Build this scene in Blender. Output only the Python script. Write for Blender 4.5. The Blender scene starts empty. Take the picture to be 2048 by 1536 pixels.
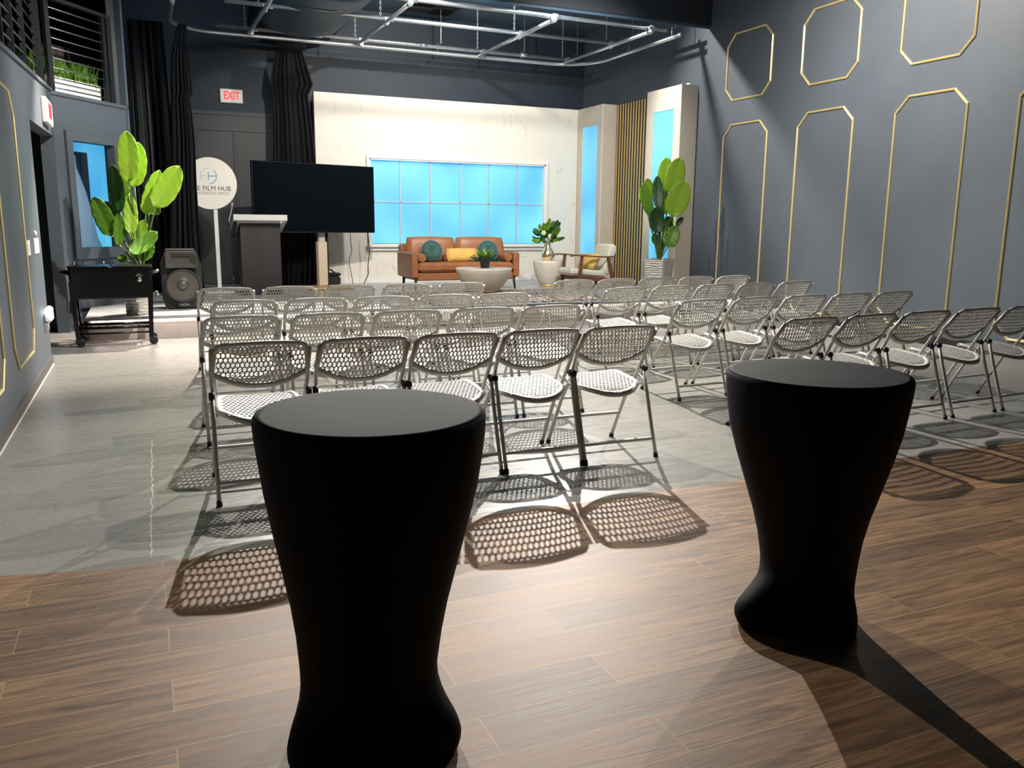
import bpy, math, random
from mathutils import Matrix, Vector
import numpy as np
random.seed(7)
PI = math.pi
SC = bpy.context.scene
COL = SC.collection

# ------------------------------------------------------------------ camera
FPX, HC = 1675.43, 1.34
YAW, PIT, ROL = 4.1450e-01, 1.8840e-01, -9.2e-03
_f = Vector((math.sin(YAW)*math.cos(PIT), math.cos(YAW)*math.cos(PIT), -math.sin(PIT)))
_r = Vector((math.cos(YAW), -math.sin(YAW), 0)); _d = _f.cross(_r)
_r2 = _r*math.cos(ROL)+_d*math.sin(ROL); _d2 = -_r*math.sin(ROL)+_d*math.cos(ROL)
CAM = Vector((0, 0, HC))
cd = bpy.data.cameras.new('camera'); cam = bpy.data.objects.new('camera', cd); COL.objects.link(cam)
cam.matrix_world = Matrix(((_r2.x, -_d2.x, -_f.x, 0), (_r2.y, -_d2.y, -_f.y, 0), (_r2.z, -_d2.z, -_f.z, HC), (0, 0, 0, 1)))
cd.sensor_width = 36; cd.lens = 36*FPX/2048; cd.clip_end = 100
SC.camera = cam
def at(px, py, axis, val):
    """survey helper: the point where the sight line of a photo pixel meets x/y/z = val"""
    d = _r2*((px-1024)/FPX)+_d2*((py-768)/FPX)+_f
    return CAM+d*((val-CAM[axis])/d[axis])
def aX(px, py, v): return at(px, py, 0, v)
def aY(px, py, v): return at(px, py, 1, v)
def aZ(px, py, v): return at(px, py, 2, v)

# ------------------------------------------------------------------ materials
def mat(name, col, rough=.5, metal=0, spec=.5, noise=None, bump=None, coat=0, emit=None, estr=1, sheen=0, trans=0):
    m = bpy.data.materials.new(name); m.use_nodes = True
    nt = m.node_tree; b = nt.nodes['Principled BSDF']
    b.inputs['Base Color'].default_value = (*col, 1); b.inputs['Roughness'].default_value = rough
    b.inputs['Metallic'].default_value = metal; b.inputs['Specular IOR Level'].default_value = spec
    b.inputs['Coat Weight'].default_value = coat
    if sheen: b.inputs['Sheen Weight'].default_value = sheen
    if emit:
        b.inputs['Emission Color'].default_value = (*emit, 1); b.inputs['Emission Strength'].default_value = estr
    tc = nt.nodes.new('ShaderNodeTexCoord')
    if noise:
        sc, amt = noise[0], noise[1]
        stretch = noise[2] if len(noise) > 2 else (1, 1, 1)
        mp = nt.nodes.new('ShaderNodeMapping'); mp.inputs['Scale'].default_value = stretch
        nt.links.new(tc.outputs['Object'], mp.inputs['Vector'])
        n = nt.nodes.new('ShaderNodeTexNoise'); n.inputs['Scale'].default_value = sc; n.inputs['Detail'].default_value = 6
        nt.links.new(mp.outputs[0], n.inputs['Vector'])
        r = nt.nodes.new('ShaderNodeValToRGB')
        lo = tuple(max(0, c*(1-amt)) for c in col); hi = tuple(min(1, c*(1+amt)) for c in col)
        r.color_ramp.elements[0].color = (*lo, 1); r.color_ramp.elements[1].color = (*hi, 1)
        r.color_ramp.elements[0].position = .3; r.color_ramp.elements[1].position = .7
        nt.links.new(n.outputs['Fac'], r.inputs[0]); nt.links.new(r.outputs[0], b.inputs['Base Color'])
    if bump:
        sc, st = bump[0], bump[1]
        mp = nt.nodes.new('ShaderNodeMapping'); mp.inputs['Scale'].default_value = bump[2] if len(bump) > 2 else (1, 1, 1)
        nt.links.new(tc.outputs['Object'], mp.inputs['Vector'])
        n = nt.nodes.new('ShaderNodeTexNoise'); n.inputs['Scale'].default_value = sc; n.inputs['Detail'].default_value = 4
        nt.links.new(mp.outputs[0], n.inputs['Vector'])
        bp = nt.nodes.new('ShaderNodeBump'); bp.inputs['Strength'].default_value = st; bp.inputs['Distance'].default_value = .02
        nt.links.new(n.outputs['Fac'], bp.inputs['Height']); nt.links.new(bp.outputs[0], b.inputs['Normal'])
    return m

M = {}
M['navy'] = mat('navy_paint', (.074, .090, .110), .55, noise=(1.2, .08), bump=(160, .05))
M['dark'] = mat('dark_paint', (.014, .025, .038), .6, noise=(2, .1))
M['doorgrey'] = mat('door_paint', (.021, .024, .027), .5, noise=(2, .06))
M['black'] = mat('black_paint', (.006, .007, .009), .55)
M['ceil'] = mat('ceiling_paint', (.10, .15, .20), .7, noise=(1.5, .1))
M['beam'] = mat('soffit_paint', (.018, .024, .032), .7)
M['drape'] = mat('drape_fabric', (.0075, .008, .010), .85, spec=.2, bump=(90, .15))
M['spandex'] = mat('black_spandex', (.004, .0045, .005), .7, spec=.15, bump=(500, .08))
M['chair'] = mat('chair_plastic', (.50, .485, .45), .38, noise=(6, .04))
M['tube'] = mat('chair_steel', (.60, .58, .53), .35, metal=.15)
M['rubber'] = mat('black_rubber', (.01, .01, .01), .5)
M['gold'] = mat('gold_moulding', (.72, .60, .30), .38, metal=.6)
M['gold2'] = mat('gold_leaf', (.72, .52, .20), .35, metal=.45)
M['brass'] = mat('polished_brass', (.80, .66, .44), .2, metal=.9)
M['steel'] = mat('galvanised_pipe', (.62, .64, .66), .3, metal=.8, noise=(9, .1))
M['chrome'] = mat('chrome', (.8, .8, .8), .15, metal=1)
M['white'] = mat('white_paint', (.78, .77, .74), .45)
M['cream'] = mat('cream_stone', (.72, .66, .56), .5, noise=(4, .12), bump=(30, .1))
M['tan'] = mat('tan_leather', (.33, .135, .058), .36, noise=(9, .15), bump=(60, .15))
M['velvet_green'] = mat('green_velvet', (.010, .075, .065), .6, sheen=.6, bump=(25, .6))
M['velvet_gold'] = mat('mustard_velvet', (.68, .42, .09), .6, sheen=.3, noise=(14, .12), bump=(25, .3))
M['boucle'] = mat('cream_upholstery', (.72, .68, .56), .8, noise=(12, .06), bump=(140, .3))
M['walnut'] = mat('walnut_wood', (.17, .065, .026), .38, noise=(5, .3, (1, 6, 6)))
M['espresso'] = mat('espresso_wood', (.020, .015, .015), .5, noise=(6, .25, (1, 1, .2)))
M['grey_lam'] = mat('grey_laminate', (.55, .54, .52), .45)
M['beige'] = mat('beige_casing', (.66, .56, .42), .5)
M['screen'] = mat('tv_glass', (.0012, .003, .006), .22, spec=.2)
M['bezel'] = mat('tv_bezel', (.012, .012, .014), .35)
M['gloss_black'] = mat('gloss_black_enamel', (.002, .002, .0025), .25, spec=.3)
M['cabinet'] = mat('speaker_cabinet', (.010, .011, .012), .6, bump=(300, .3))
M['cone'] = mat('speaker_cone', (.060, .054, .045), .42)
M['soil'] = mat('potting_soil', (.03, .02, .012), .9)
M['charcoal'] = mat('charcoal_pot', (.018, .022, .028), .5)
M['stem'] = mat('plant_stem', (.09, .16, .03), .5)
M['petal'] = mat('flower_petal', (.72, .76, .38), .5)
M['red'] = mat('exit_red', (.75, .02, .03), .4, emit=(1, .02, .05), estr=.6)
M['exitface'] = mat('exit_face', (.75, .73, .68), .4, emit=(1, .92, .85), estr=.15)
M['teal'] = mat('logo_teal', (.33, .62, .62), .5)
M['blue'] = mat('logo_blue', (.10, .36, .58), .5)
M['ink'] = mat('dark_ink', (.06, .055, .05), .6)
M['greyink'] = mat('grey_ink', (.25, .23, .21), .6)
M['board'] = mat('sign_board', (.80, .76, .68), .5)
M['plate'] = mat('wall_plate', (.75, .74, .72), .4)
M['base_brown'] = mat('vinyl_baseboard', (.085, .075, .068), .5)
M['concrete'] = mat('brown_concrete', (.14, .105, .085), .8, noise=(5, .3))
M['glow_w'] = mat('night_glow', (.9, .9, .9), .4, emit=(.8, .9, 1), estr=4)
M['led'] = mat('led_tape', (.9, .85, .85), .4, emit=(1, .80, .76), estr=22)

def leaf_mat(name, col, back):
    m = mat(name, col, .42, spec=.5)
    nt = m.node_tree; b = nt.nodes['Principled BSDF']
    b.inputs['Transmission Weight'].default_value = 0
    tc = nt.nodes.new('ShaderNodeTexCoord')
    w = nt.nodes.new('ShaderNodeTexWave'); w.wave_type = 'BANDS'; w.bands_direction = 'Y'; w.inputs['Scale'].default_value = 8; w.inputs['Distortion'].default_value = .6
    nt.links.new(tc.outputs['UV'], w.inputs['Vector'])
    r = nt.nodes.new('ShaderNodeValToRGB'); r.color_ramp.elements[0].color = (*[c*.6 for c in col], 1); r.color_ramp.elements[1].color = (*col, 1)
    nt.links.new(w.outputs['Fac'], r.inputs[0]); nt.links.new(r.outputs[0], b.inputs['Base Color'])
    tr = nt.nodes.new('ShaderNodeBsdfTranslucent'); tr.inputs['Color'].default_value = (*back, 1)
    mx = nt.nodes.new('ShaderNodeMixShader'); mx.inputs[0].default_value = .14
    out = nt.nodes['Material Output']
    nt.links.new(b.outputs[0], mx.inputs[1]); nt.links.new(tr.outputs[0], mx.inputs[2]); nt.links.new(mx.outputs[0], out.inputs[0])
    return m
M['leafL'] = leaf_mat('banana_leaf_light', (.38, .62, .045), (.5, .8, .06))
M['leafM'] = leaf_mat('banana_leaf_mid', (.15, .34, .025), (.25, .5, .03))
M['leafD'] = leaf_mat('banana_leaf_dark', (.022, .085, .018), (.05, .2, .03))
M['leafS'] = leaf_mat('bouquet_leaf', (.035, .16, .05), (.08, .3, .06))
M['leafY'] = leaf_mat('young_leaf', (.32, .52, .06), (.4, .7, .1))
M['grass'] = mat('planter_grass_blades', (.12, .26, .02), .6, noise=(30, .4))

def nodes_of(m): return m.node_tree.nodes, m.node_tree.links
def plank_mat(name, c1, c2, cm, rough, pw, ph, grain, spec=.45):
    m = mat(name, c1, rough, spec=spec); N, L = nodes_of(m); b = N['Principled BSDF']
    tc = N.new('ShaderNodeTexCoord')
    br = N.new('ShaderNodeTexBrick'); br.inputs['Scale'].default_value = 1; br.offset = .37; br.offset_frequency = 2
    br.inputs['Brick Width'].default_value = pw; br.inputs['Row Height'].default_value = ph
    br.inputs['Mortar Size'].default_value = .0016; br.inputs['Mortar Smooth'].default_value = .2
    br.inputs['Color1'].default_value = (0, 0, 0, 1); br.inputs['Color2'].default_value = (1, 1, 1, 1); br.inputs['Mortar'].default_value = (.5, .5, .5, 1); br.inputs['Bias'].default_value = 0
    L.new(tc.outputs['Object'], br.inputs['Vector'])
    # grain: noise strongly stretched along X and shifted per plank
    mp = N.new('ShaderNodeMapping'); mp.inputs['Scale'].default_value = (1.1, 13, 1)
    addv = N.new('ShaderNodeVectorMath'); addv.operation = 'ADD'
    sc = N.new('ShaderNodeVectorMath'); sc.operation = 'SCALE'; sc.inputs['Scale'].default_value = 7.3
    L.new(br.outputs['Color'], sc.inputs[0]); L.new(tc.outputs['Object'], addv.inputs[0]); L.new(sc.outputs[0], addv.inputs[1]); L.new(addv.outputs[0], mp.inputs['Vector'])
    n1 = N.new('ShaderNodeTexNoise'); n1.inputs['Scale'].default_value = 2.6; n1.inputs['Detail'].default_value = 8; n1.inputs['Roughness'].default_value = .65; n1.inputs['Distortion'].default_value = .9
    L.new(mp.outputs[0], n1.inputs['Vector'])
    r = N.new('ShaderNodeValToRGB'); r.color_ramp.elements[0].position = .32; r.color_ramp.elements[1].position = .70
    r.color_ramp.elements[0].color = (*c2, 1); r.color_ramp.elements[1].color = (*c1, 1)
    L.new(n1.outputs['Fac'], r.inputs[0])
    # plank to plank tint
    hv = N.new('ShaderNodeHueSaturation'); L.new(r.outputs[0], hv.inputs['Color'])
    mr = N.new('ShaderNodeMapRange'); mr.inputs['To Min'].default_value = 1-grain; mr.inputs['To Max'].default_value = 1+grain
    L.new(br.outputs['Color'], mr.inputs['Value']); L.new(mr.outputs[0], hv.inputs['Value'])
    mx = N.new('ShaderNodeMix'); mx.data_type = 'RGBA'; mx.inputs[7].default_value = (*cm, 1)
    L.new(br.outputs['Fac'], mx.inputs[0]); L.new(hv.outputs[0], mx.inputs[6]); L.new(mx.outputs[2], b.inputs['Base Color'])
    bp = N.new('ShaderNodeBump'); bp.inputs['Strength'].default_value = .12; bp.inputs['Distance'].default_value = .01
    L.new(n1.outputs['Fac'], bp.inputs['Height']); L.new(bp.outputs[0], b.inputs['Normal'])
    rr = N.new('ShaderNodeMapRange'); rr.inputs['To Min'].default_value = rough-.07; rr.inputs['To Max'].default_value = rough+.1
    L.new(n1.outputs['Fac'], rr.inputs['Value']); L.new(rr.outputs[0], b.inputs['Roughness'])
    return m
M['wood'] = plank_mat('brown_wood_planks', (.275, .155, .072), (.062, .029, .011), (.32, .20, .10), .50, 1.22, .178, .30, .27)
M['greyfloor'] = plank_mat('grey_floor_planks', (.25, .24, .215), (.20, .195, .18), (.17, .17, .16), .26, 1.22, .178, .03)
M['stagefloor'] = plank_mat('stage_floor_planks', (.42, .42, .42), (.34, .345, .35), (.36, .36, .36), .26, 1.22, .178, .03)
M['riser'] = plank_mat('pale_riser_planks', (.62, .55, .50), (.50, .43, .39), (.4, .33, .3), .5, 1.22, .178, .05)

def plaster():
    m = mat('venetian_plaster', (.74, .70, .62), .55); N, L = nodes_of(m); b = N['Principled BSDF']
    tc = N.new('ShaderNodeTexCoord'); mp = N.new('ShaderNodeMapping'); mp.inputs['Rotation'].default_value = (0, .7, 0); mp.inputs['Scale'].default_value = (5, 5, 1.5)
    L.new(tc.outputs['Object'], mp.inputs['Vector'])
    n = N.new('ShaderNodeTexNoise'); n.inputs['Scale'].default_value = 2.2; n.inputs['Detail'].default_value = 7; n.inputs['Distortion'].default_value = 1.4
    L.new(mp.outputs[0], n.inputs['Vector'])
    r = N.new('ShaderNodeValToRGB'); e = r.color_ramp.elements
    e[0].position = .28; e[0].color = (.60, .56, .49, 1); e[1].position = .40; e[1].color = (.75, .71, .63, 1)
    x = e.new(.62); x.color = (.75, .71, .63, 1); x = e.new(.78); x.color = (.80, .76, .68, 1)
    L.new(n.outputs['Fac'], r.inputs[0]); L.new(r.outputs[0], b.inputs['Base Color'])
    bp = N.new('ShaderNodeBump'); bp.inputs['Strength'].default_value = .15; bp.inputs['Distance'].default_value = .02
    L.new(n.outputs['Fac'], bp.inputs['Height']); L.new(bp.outputs[0], b.inputs['Normal'])
    return m
M['plaster'] = plaster()
M['grass_cloth'] = mat('beige_grasscloth', (.60, .54, .45), .65, noise=(8, .12, (14, 14, .6)), bump=(20, .2, (10, 10, .5)))
def glow_panel():
    m = mat('blue_light_panel', (.2, .5, .7), .35); N, L = nodes_of(m); b = N['Principled BSDF']
    tc = N.new('ShaderNodeTexCoord'); n = N.new('ShaderNodeTexNoise'); n.inputs['Scale'].default_value = .9; n.inputs['Detail'].default_value = 1
    L.new(tc.outputs['Object'], n.inputs['Vector'])
    r = N.new('ShaderNodeValToRGB'); e = r.color_ramp.elements
    e[0].position = .35; e[0].color = (.05, .42, .90, 1); e[1].position = .68; e[1].color = (.18, .76, 1.0, 1)
    L.new(n.outputs['Fac'], r.inputs[0]); L.new(r.outputs[0], b.inputs['Emission Color']); b.inputs['Emission Strength'].default_value = .8
    b.inputs['Base Color'].default_value = (.12, .3, .4, 1)
    return m
M['panel'] = glow_panel()
def rugmat():
    m = mat('patterned_rug', (.3, .25, .22), .9); N, L = nodes_of(m); b = N['Principled BSDF']
    tc = N.new('ShaderNodeTexCoord')
    mp = N.new('ShaderNodeMapping'); mp.inputs['Rotation'].default_value = (0, 0, .7); mp.inputs['Scale'].default_value = (5.5, 5.5, 5.5)
    L.new(tc.outputs['Object'], mp.inputs['Vector'])
    ck = N.new('ShaderNodeTexChecker'); ck.inputs['Scale'].default_value = 1.6; ck.inputs['Color1'].default_value = (.010, .010, .012, 1); ck.inputs['Color2'].default_value = (.66, .58, .52, 1)
    L.new(mp.outputs[0], ck.inputs['Vector'])
    w = N.new('ShaderNodeTexWave'); w.bands_direction = 'Y'; w.inputs['Scale'].default_value = .55; w.inputs['Distortion'].default_value = .5
    L.new(tc.outputs['Object'], w.inputs['Vector'])
    r = N.new('ShaderNodeValToRGB'); r.color_ramp.interpolation = 'CONSTANT'; r.color_ramp.elements[1].position = .82; r.color_ramp.elements[0].color = (0, 0, 0, 1); r.color_ramp.elements[1].color = (1, 1, 1, 1)
    L.new(w.outputs['Fac'], r.inputs[0])
    mx = N.new('ShaderNodeMix'); mx.data_type = 'RGBA'; mx.inputs[7].default_value = (.52, .36, .28, 1)
    L.new(r.outputs[0], mx.inputs[0]); L.new(ck.outputs['Color'], mx.inputs[6]); L.new(mx.outputs[2], b.inputs['Base Color'])
    return m
M['rug'] = rugmat()
def potmat():
    m = mat('wavy_white_ceramic', (.70, .66, .58), .5); N, L = nodes_of(m); b = N['Principled BSDF']
    tc = N.new('ShaderNodeTexCoord'); w = N.new('ShaderNodeTexWave'); w.bands_direction = 'Z'; w.inputs['Scale'].default_value = 9; w.inputs['Distortion'].default_value = 5; w.inputs['Detail Scale'].default_value = 1.4
    L.new(tc.outputs['Object'], w.inputs['Vector'])
    bp = N.new('ShaderNodeBump'); bp.inputs['Strength'].default_value = .9; bp.inputs['Distance'].default_value = .03
    L.new(w.outputs['Fac'], bp.inputs['Height']); L.new(bp.outputs[0], b.inputs['Normal'])
    return m
M['pot'] = potmat()
def glassmat():
    m = mat('window_glass', (.9, .95, 1), .0, spec=.5); N, L = nodes_of(m)
    N['Principled BSDF'].inputs['Transmission Weight'].default_value = 1
    N['Principled BSDF'].inputs['IOR'].default_value = 1.2
    return m
M['glass'] = glassmat()

# ------------------------------------------------------------------ mesh helpers
class MB:
    def __init__(s): s.v = []; s.f = []; s.sm = []; s.uv = {}
    def add(s, vs, fs, smooth=False):
        o = len(s.v); s.v += [tuple(v) for v in vs]
        for f in fs: s.f.append(tuple(i+o for i in f)); s.sm.append(smooth)
        return o
    def box(s, lo, hi, xf=None):
        x0, y0, z0 = lo; x1, y1, z1 = hi
        vs = [Vector(p) for p in ((x0,y0,z0),(x1,y0,z0),(x1,y1,z0),(x0,y1,z0),(x0,y0,z1),(x1,y0,z1),(x1,y1,z1),(x0,y1,z1))]
        if xf: vs = [xf@v for v in vs]
        s.add(vs, [(0,3,2,1),(4,5,6,7),(0,1,5,4),(1,2,6,5),(2,3,7,6),(3,0,4,7)])
    def cbox(s, lo, hi, c, xf=None):
        """box with chamfered edges"""
        x0, y0, z0 = lo; x1, y1, z1 = hi; c = min(c, (x1-x0)/2.01, (y1-y0)/2.01, (z1-z0)/2.01)
        rings = []
        for z, k in ((z0, c), (z0+c, 0), (z1-c, 0), (z1, c)):
            a, b, d, e = x0+k, x1-k, y0+k, y1-k; q = c*.6
            rings.append([(a+q,d,z),(b-q,d,z),(b,d+q,z),(b,e-q,z),(b-q,e,z),(a+q,e,z),(a,e-q,z),(a,d+q,z)])
        s.loft(rings, True, True, xf, False)
    def loft(s, rings, cap0=True, cap1=True, xf=None, smooth=True, closed=True):
        n = len(rings[0]); vs = [Vector(p) for r in rings for p in r]
        if xf: vs = [xf@v for v in vs]
        o = s.add(vs, [])
        for i in range(len(rings)-1):
            for j in range(n if closed else n-1):
                k = (j+1) % n
                s.f.append((o+i*n+j, o+i*n+k, o+(i+1)*n+k, o+(i+1)*n+j)); s.sm.append(smooth)
        if cap0: s.f.append(tuple(o+j for j in reversed(range(n)))); s.sm.append(False)
        if cap1: s.f.append(tuple(o+(len(rings)-1)*n+j for j in range(n))); s.sm.append(False)
    def tube(s, path, r, n=8, caps=True, closed=False, xf=None):
        P = [Vector(p) for p in path]; m = len(P); rs = r if isinstance(r, (list, tuple)) else [r]*m
        rings = []; up = None
        for i in range(m):
            if closed: t = P[(i+1) % m]-P[i-1]
            else: t = P[min(i+1, m-1)]-P[max(i-1, 0)]
            t.normalize()
            if up is None: up = Vector((0, 0, 1)) if abs(t.z) < .9 else Vector((1, 0, 0))
            a = t.cross(up); a.normalize(); b = a.cross(t); up = b
            rings.append([P[i]+(a*math.cos(2*PI*k/n)+b*math.sin(2*PI*k/n))*rs[i] for k in range(n)])
        if closed: rings.append(rings[0])
        s.loft(rings, caps and not closed, caps and not closed, xf, True)
    def lathe(s, prof, n=32, c=(0, 0, 0), xf=None, caps=True):
        rings = [[(c[0]+r*math.cos(2*PI*k/n), c[1]+r*math.sin(2*PI*k/n), c[2]+z) for k in range(n)] for r, z in prof]
        s.loft(rings, caps, caps, xf, True)
    def sphere(s, c, r, n=12, xf=None):
        rx, ry, rz = r if isinstance(r, (tuple, list)) else (r, r, r)
        rings = []
        for i in range(n//2+1):
            a = PI*(i+.02)/(n//2+.04)-PI/2
            rings.append([(c[0]+rx*math.cos(a)*math.cos(2*PI*k/n), c[1]+ry*math.cos(a)*math.sin(2*PI*k/n), c[2]+rz*math.sin(a)) for k in range(n)])
        s.loft(rings, True, True, xf, True)
    def prism(s, poly, lo, hi, axis=1, xf=None):
        """polygon extruded along an axis; poly gives the other two coordinates in order"""
        def mk(p, t):
            q = list(p); q.insert(axis, t); return q
        n = len(poly); vs = [Vector(mk(p, lo)) for p in poly]+[Vector(mk(p, hi)) for p in poly]
        if xf: vs = [xf@v for v in vs]
        s.add(vs, [tuple(reversed(range(n))), tuple(range(n, 2*n))]+[(i, (i+1) % n, n+(i+1) % n, n+i) for i in range(n)])
    def pillow(s, c, size, xf=None, n=14, e=.42):
        """puffed cushion: size = full extents, thickness along the second axis"""
        sx, sy, sz = [q/2 for q in size]; top = []; bot = []
        for i in range(n+1):
            for j in range(n+1):
                u = -1+2*i/n; v = -1+2*j/n
                k = max(0, (1-u**4)*(1-v**4))**e
                pin = 1-.07*(u*u*v*v)
                x = c[0]+sx*u*(1-.05*(1-v*v)*0)*pin; z = c[2]+sz*v*pin
                top.append((x, c[1]-sy*k, z)); bot.append((x, c[1]+sy*k, z))
        fs = []; m = n+1
        for i in range(n):
            for j in range(n):
                a = i*m+j; fs.append((a, a+m, a+m+1, a+1))
        o = len(top)
        fs2 = [tuple(q+o for q in reversed(f)) for f in fs]
        vs = [Vector(p) for p in top+bot]
        if xf: vs = [xf@v for v in vs]
        s.add(vs, fs+fs2, True)
    def build(s, name, material, parent=None, auto=None, recalc=True):
        me = bpy.data.meshes.new(name); me.from_pydata(s.v, [], s.f); me.materials.append(material)
        me.polygons.foreach_set('use_smooth', s.sm)
        me.validate(); me.update()
        if recalc:
            import bmesh
            b = bmesh.new(); b.from_mesh(me); bmesh.ops.recalc_face_normals(b, faces=b.faces); b.to_mesh(me); b.free()
        o = bpy.data.objects.new(name, me); COL.objects.link(o)
        if parent: o.parent = parent
        return o

def tag(o, label=None, cat=None, group=None, kind=None):
    if label: o['label'] = label
    if cat: o['category'] = cat
    if group: o['group'] = group
    if kind: o['kind'] = kind
    return o
def thing(name, loc, label, cat, group=None, rz=0):
    o = bpy.data.objects.new(name, None); COL.objects.link(o); o.location = loc; o.rotation_euler = (0, 0, rz)
    o.empty_display_size = .1
    return tag(o, label, cat, group)
def struct(o, label=None, cat=None): return tag(o, label, cat, kind='structure')
def copy_tree(o, parent=None):
    c = o.copy(); COL.objects.link(c)
    if parent: c.parent = parent
    for ch in list(o.children): copy_tree(ch, c)
    return c
def sub(name, parent, fn, material):
    b = MB(); fn(b); return b.build(name, material, parent)
def R(axis, deg): return Matrix.Rotation(math.radians(deg), 4, axis)
def T(*p): return Matrix.Translation(p)
def text_obj(name, body, size, depth, material, xf, parent, align='CENTER', bold=0):
    cu = bpy.data.curves.new(name, 'FONT'); cu.offset = bold; cu.body = body; cu.size = size; cu.extrude = depth; cu.align_x = align; cu.align_y = 'CENTER'
    to = bpy.data.objects.new(name+'_tmp', cu); COL.objects.link(to)
    bpy.context.view_layer.update()
    dg = bpy.context.evaluated_depsgraph_get()
    me = bpy.data.meshes.new_from_object(to.evaluated_get(dg)); me.materials.clear(); me.materials.append(material)
    bpy.data.objects.remove(to); bpy.data.curves.remove(cu)
    me.transform(xf); me.name = name
    o = bpy.data.objects.new(name, me); COL.objects.link(o); o.parent = parent
    return o
STAND = Matrix.Rotation(PI/2, 4, 'X')       # text lying in XY -> standing, facing -Y

# ------------------------------------------------------------------ setting
YB, XR, XL, ZS, YS = 15.6, 8.38, -.84, .26, 10.5      # back wall, right wall, left wall, stage height, stage front
ZC = 5.05
def arc(cx, cy, r, a0, a1, n): return [(cx+r*math.cos(math.radians(a0+(a1-a0)*i/n)), cy+r*math.sin(math.radians(a0+(a1-a0)*i/n))) for i in range(n+1)]
edge = [(-4, 4.2), (-2, 3.92), (-1.2, 3.72), (-.75, 3.60), (-.5, 3.52), (-.22, 3.455), (.1, 3.455), (.5, 3.462), (3, 3.468), (XR+.2, 3.47)]
def floor_part(name, poly, material):
    b = MB(); b.prism(poly, -.06, 0, 2); o = b.build(name, material); struct(o, None, None); return o
floor_part('floor', edge+[(XR+.2, YB+.2), (-4, YB+.2)], M['greyfloor'])
floor_part('floor', [(p[0], p[1]) for p in reversed(edge)]+[(-4, -3.2), (XR+.2, -3.2)], M['wood'])
# pale hairline crack in the grey floor
b = MB(); pts = []
for i in range(40):
    y = 3.5+i*.052; pts.append((-.012-.03*(1-i/40)+random.uniform(-.006, .006), y))
w = [random.uniform(.0015, .004) for _ in pts]
b.loft([[(p[0]-k, p[1], .0006), (p[0]+k, p[1], .0006), (p[0]+k, p[1], .0014), (p[0]-k, p[1], .0014)] for p, k in zip(pts, w)], smooth=False)
struct(b.build('trim_1', mat('crack_filler', (.38, .37, .34), .8)))

# stage: deck and pale plank riser
A = Vector((XL, 11.51, 0)); UD = Vector((math.sin(math.radians(36.5)), math.cos(math.radians(36.5)), 0)); UN = Vector((UD.y, -UD.x, 0))
E = A+UD*1.32
stage_poly = [(-.62, YS), (XR, YS), (XR, YB), (-.06, YB), (E.x, E.y), (A.x+UD.x*.37, A.y+UD.y*.37)]
b = MB(); b.prism(stage_poly, ZS-.03, ZS, 2); st = b.build('floor_stage', M['stagefloor']); struct(st)
b = MB(); b.box((-.60, YS+.035, 0), (XR, YS+.12, ZS-.03)); struct(b.build('trim_2', M['riser']))
b = MB(); b.box((-.62, YS-.004, ZS-.036), (XR, YS+.02, ZS+.003)); struct(b.build('trim_3', M['stagefloor']))
b = MB(); b.box((-.56, YS+.021, ZS-.046), (XR-.02, YS+.0335, ZS-.037)); o = b.build('led_strip', M['led'])
tag(o, 'glowing white LED strip under the front lip of the stage', 'light strip')

# walls
b = MB(); b.box((-.2, YB, 0), (XR+.15, YB+.15, ZC)); struct(b.build('wall_back', M['dark']))
b = MB(); b.box((XR, -3.2, 0), (XR+.15, YB+.15, ZC)); struct(b.build('wall_right', M['navy']))
b = MB(); b.box((XR-.015, -3.2, 0), (XR-.001, YS, .11)); struct(b.build('baseboard_right', M['black']))
# left wall with doorway and sloping parapet
b = MB()
zt = lambda y: 2.57+(y-7.4)*.0594
b.prism([(-3.2, 0), (8.97, 0), (8.97, zt(8.97)), (-3.2, zt(-3.2))], XL-.14, XL, 0)
b.prism([(8.97, 2.235), (11.42, 2.30), (11.42, zt(11.42)), (8.97, zt(8.97))], XL-.14, XL, 0)
b.prism([(11.42, 0), (11.51, 0), (11.51, zt(11.51)), (11.42, zt(11.42))], XL-.14, XL, 0)
struct(b.build('wall_left', M['navy']))
b = MB(); b.prism([(-3.2, .0), (8.97, .0), (8.97, .085), (-3.2, .085)], XL, XL+.012, 0); struct(b.build('baseboard_left', M['base_brown']))
b = MB(); b.box((XL+.012, 3.9, 0), (XL+.020, 8.93, .005)); struct(b.build('trim_4', mat('caulk_line', (.6, .58, .54), .7)))
# dark corridor behind the doorway
b = MB(); b.box((-2.6, 8.3, 0), (-2.5, 12.2, 2.4)); b.box((-2.5, 11.6, 0), (XL-.14, 11.7, 2.4)); b.box((-2.5, 8.4, 2.4), (XL-.14, 11.7, 2.45)); b.box((-2.5, 8.3, 0), (XL-.14, 8.4, 2.4))
struct(b.build('wall_corridor', M['black']))
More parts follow.
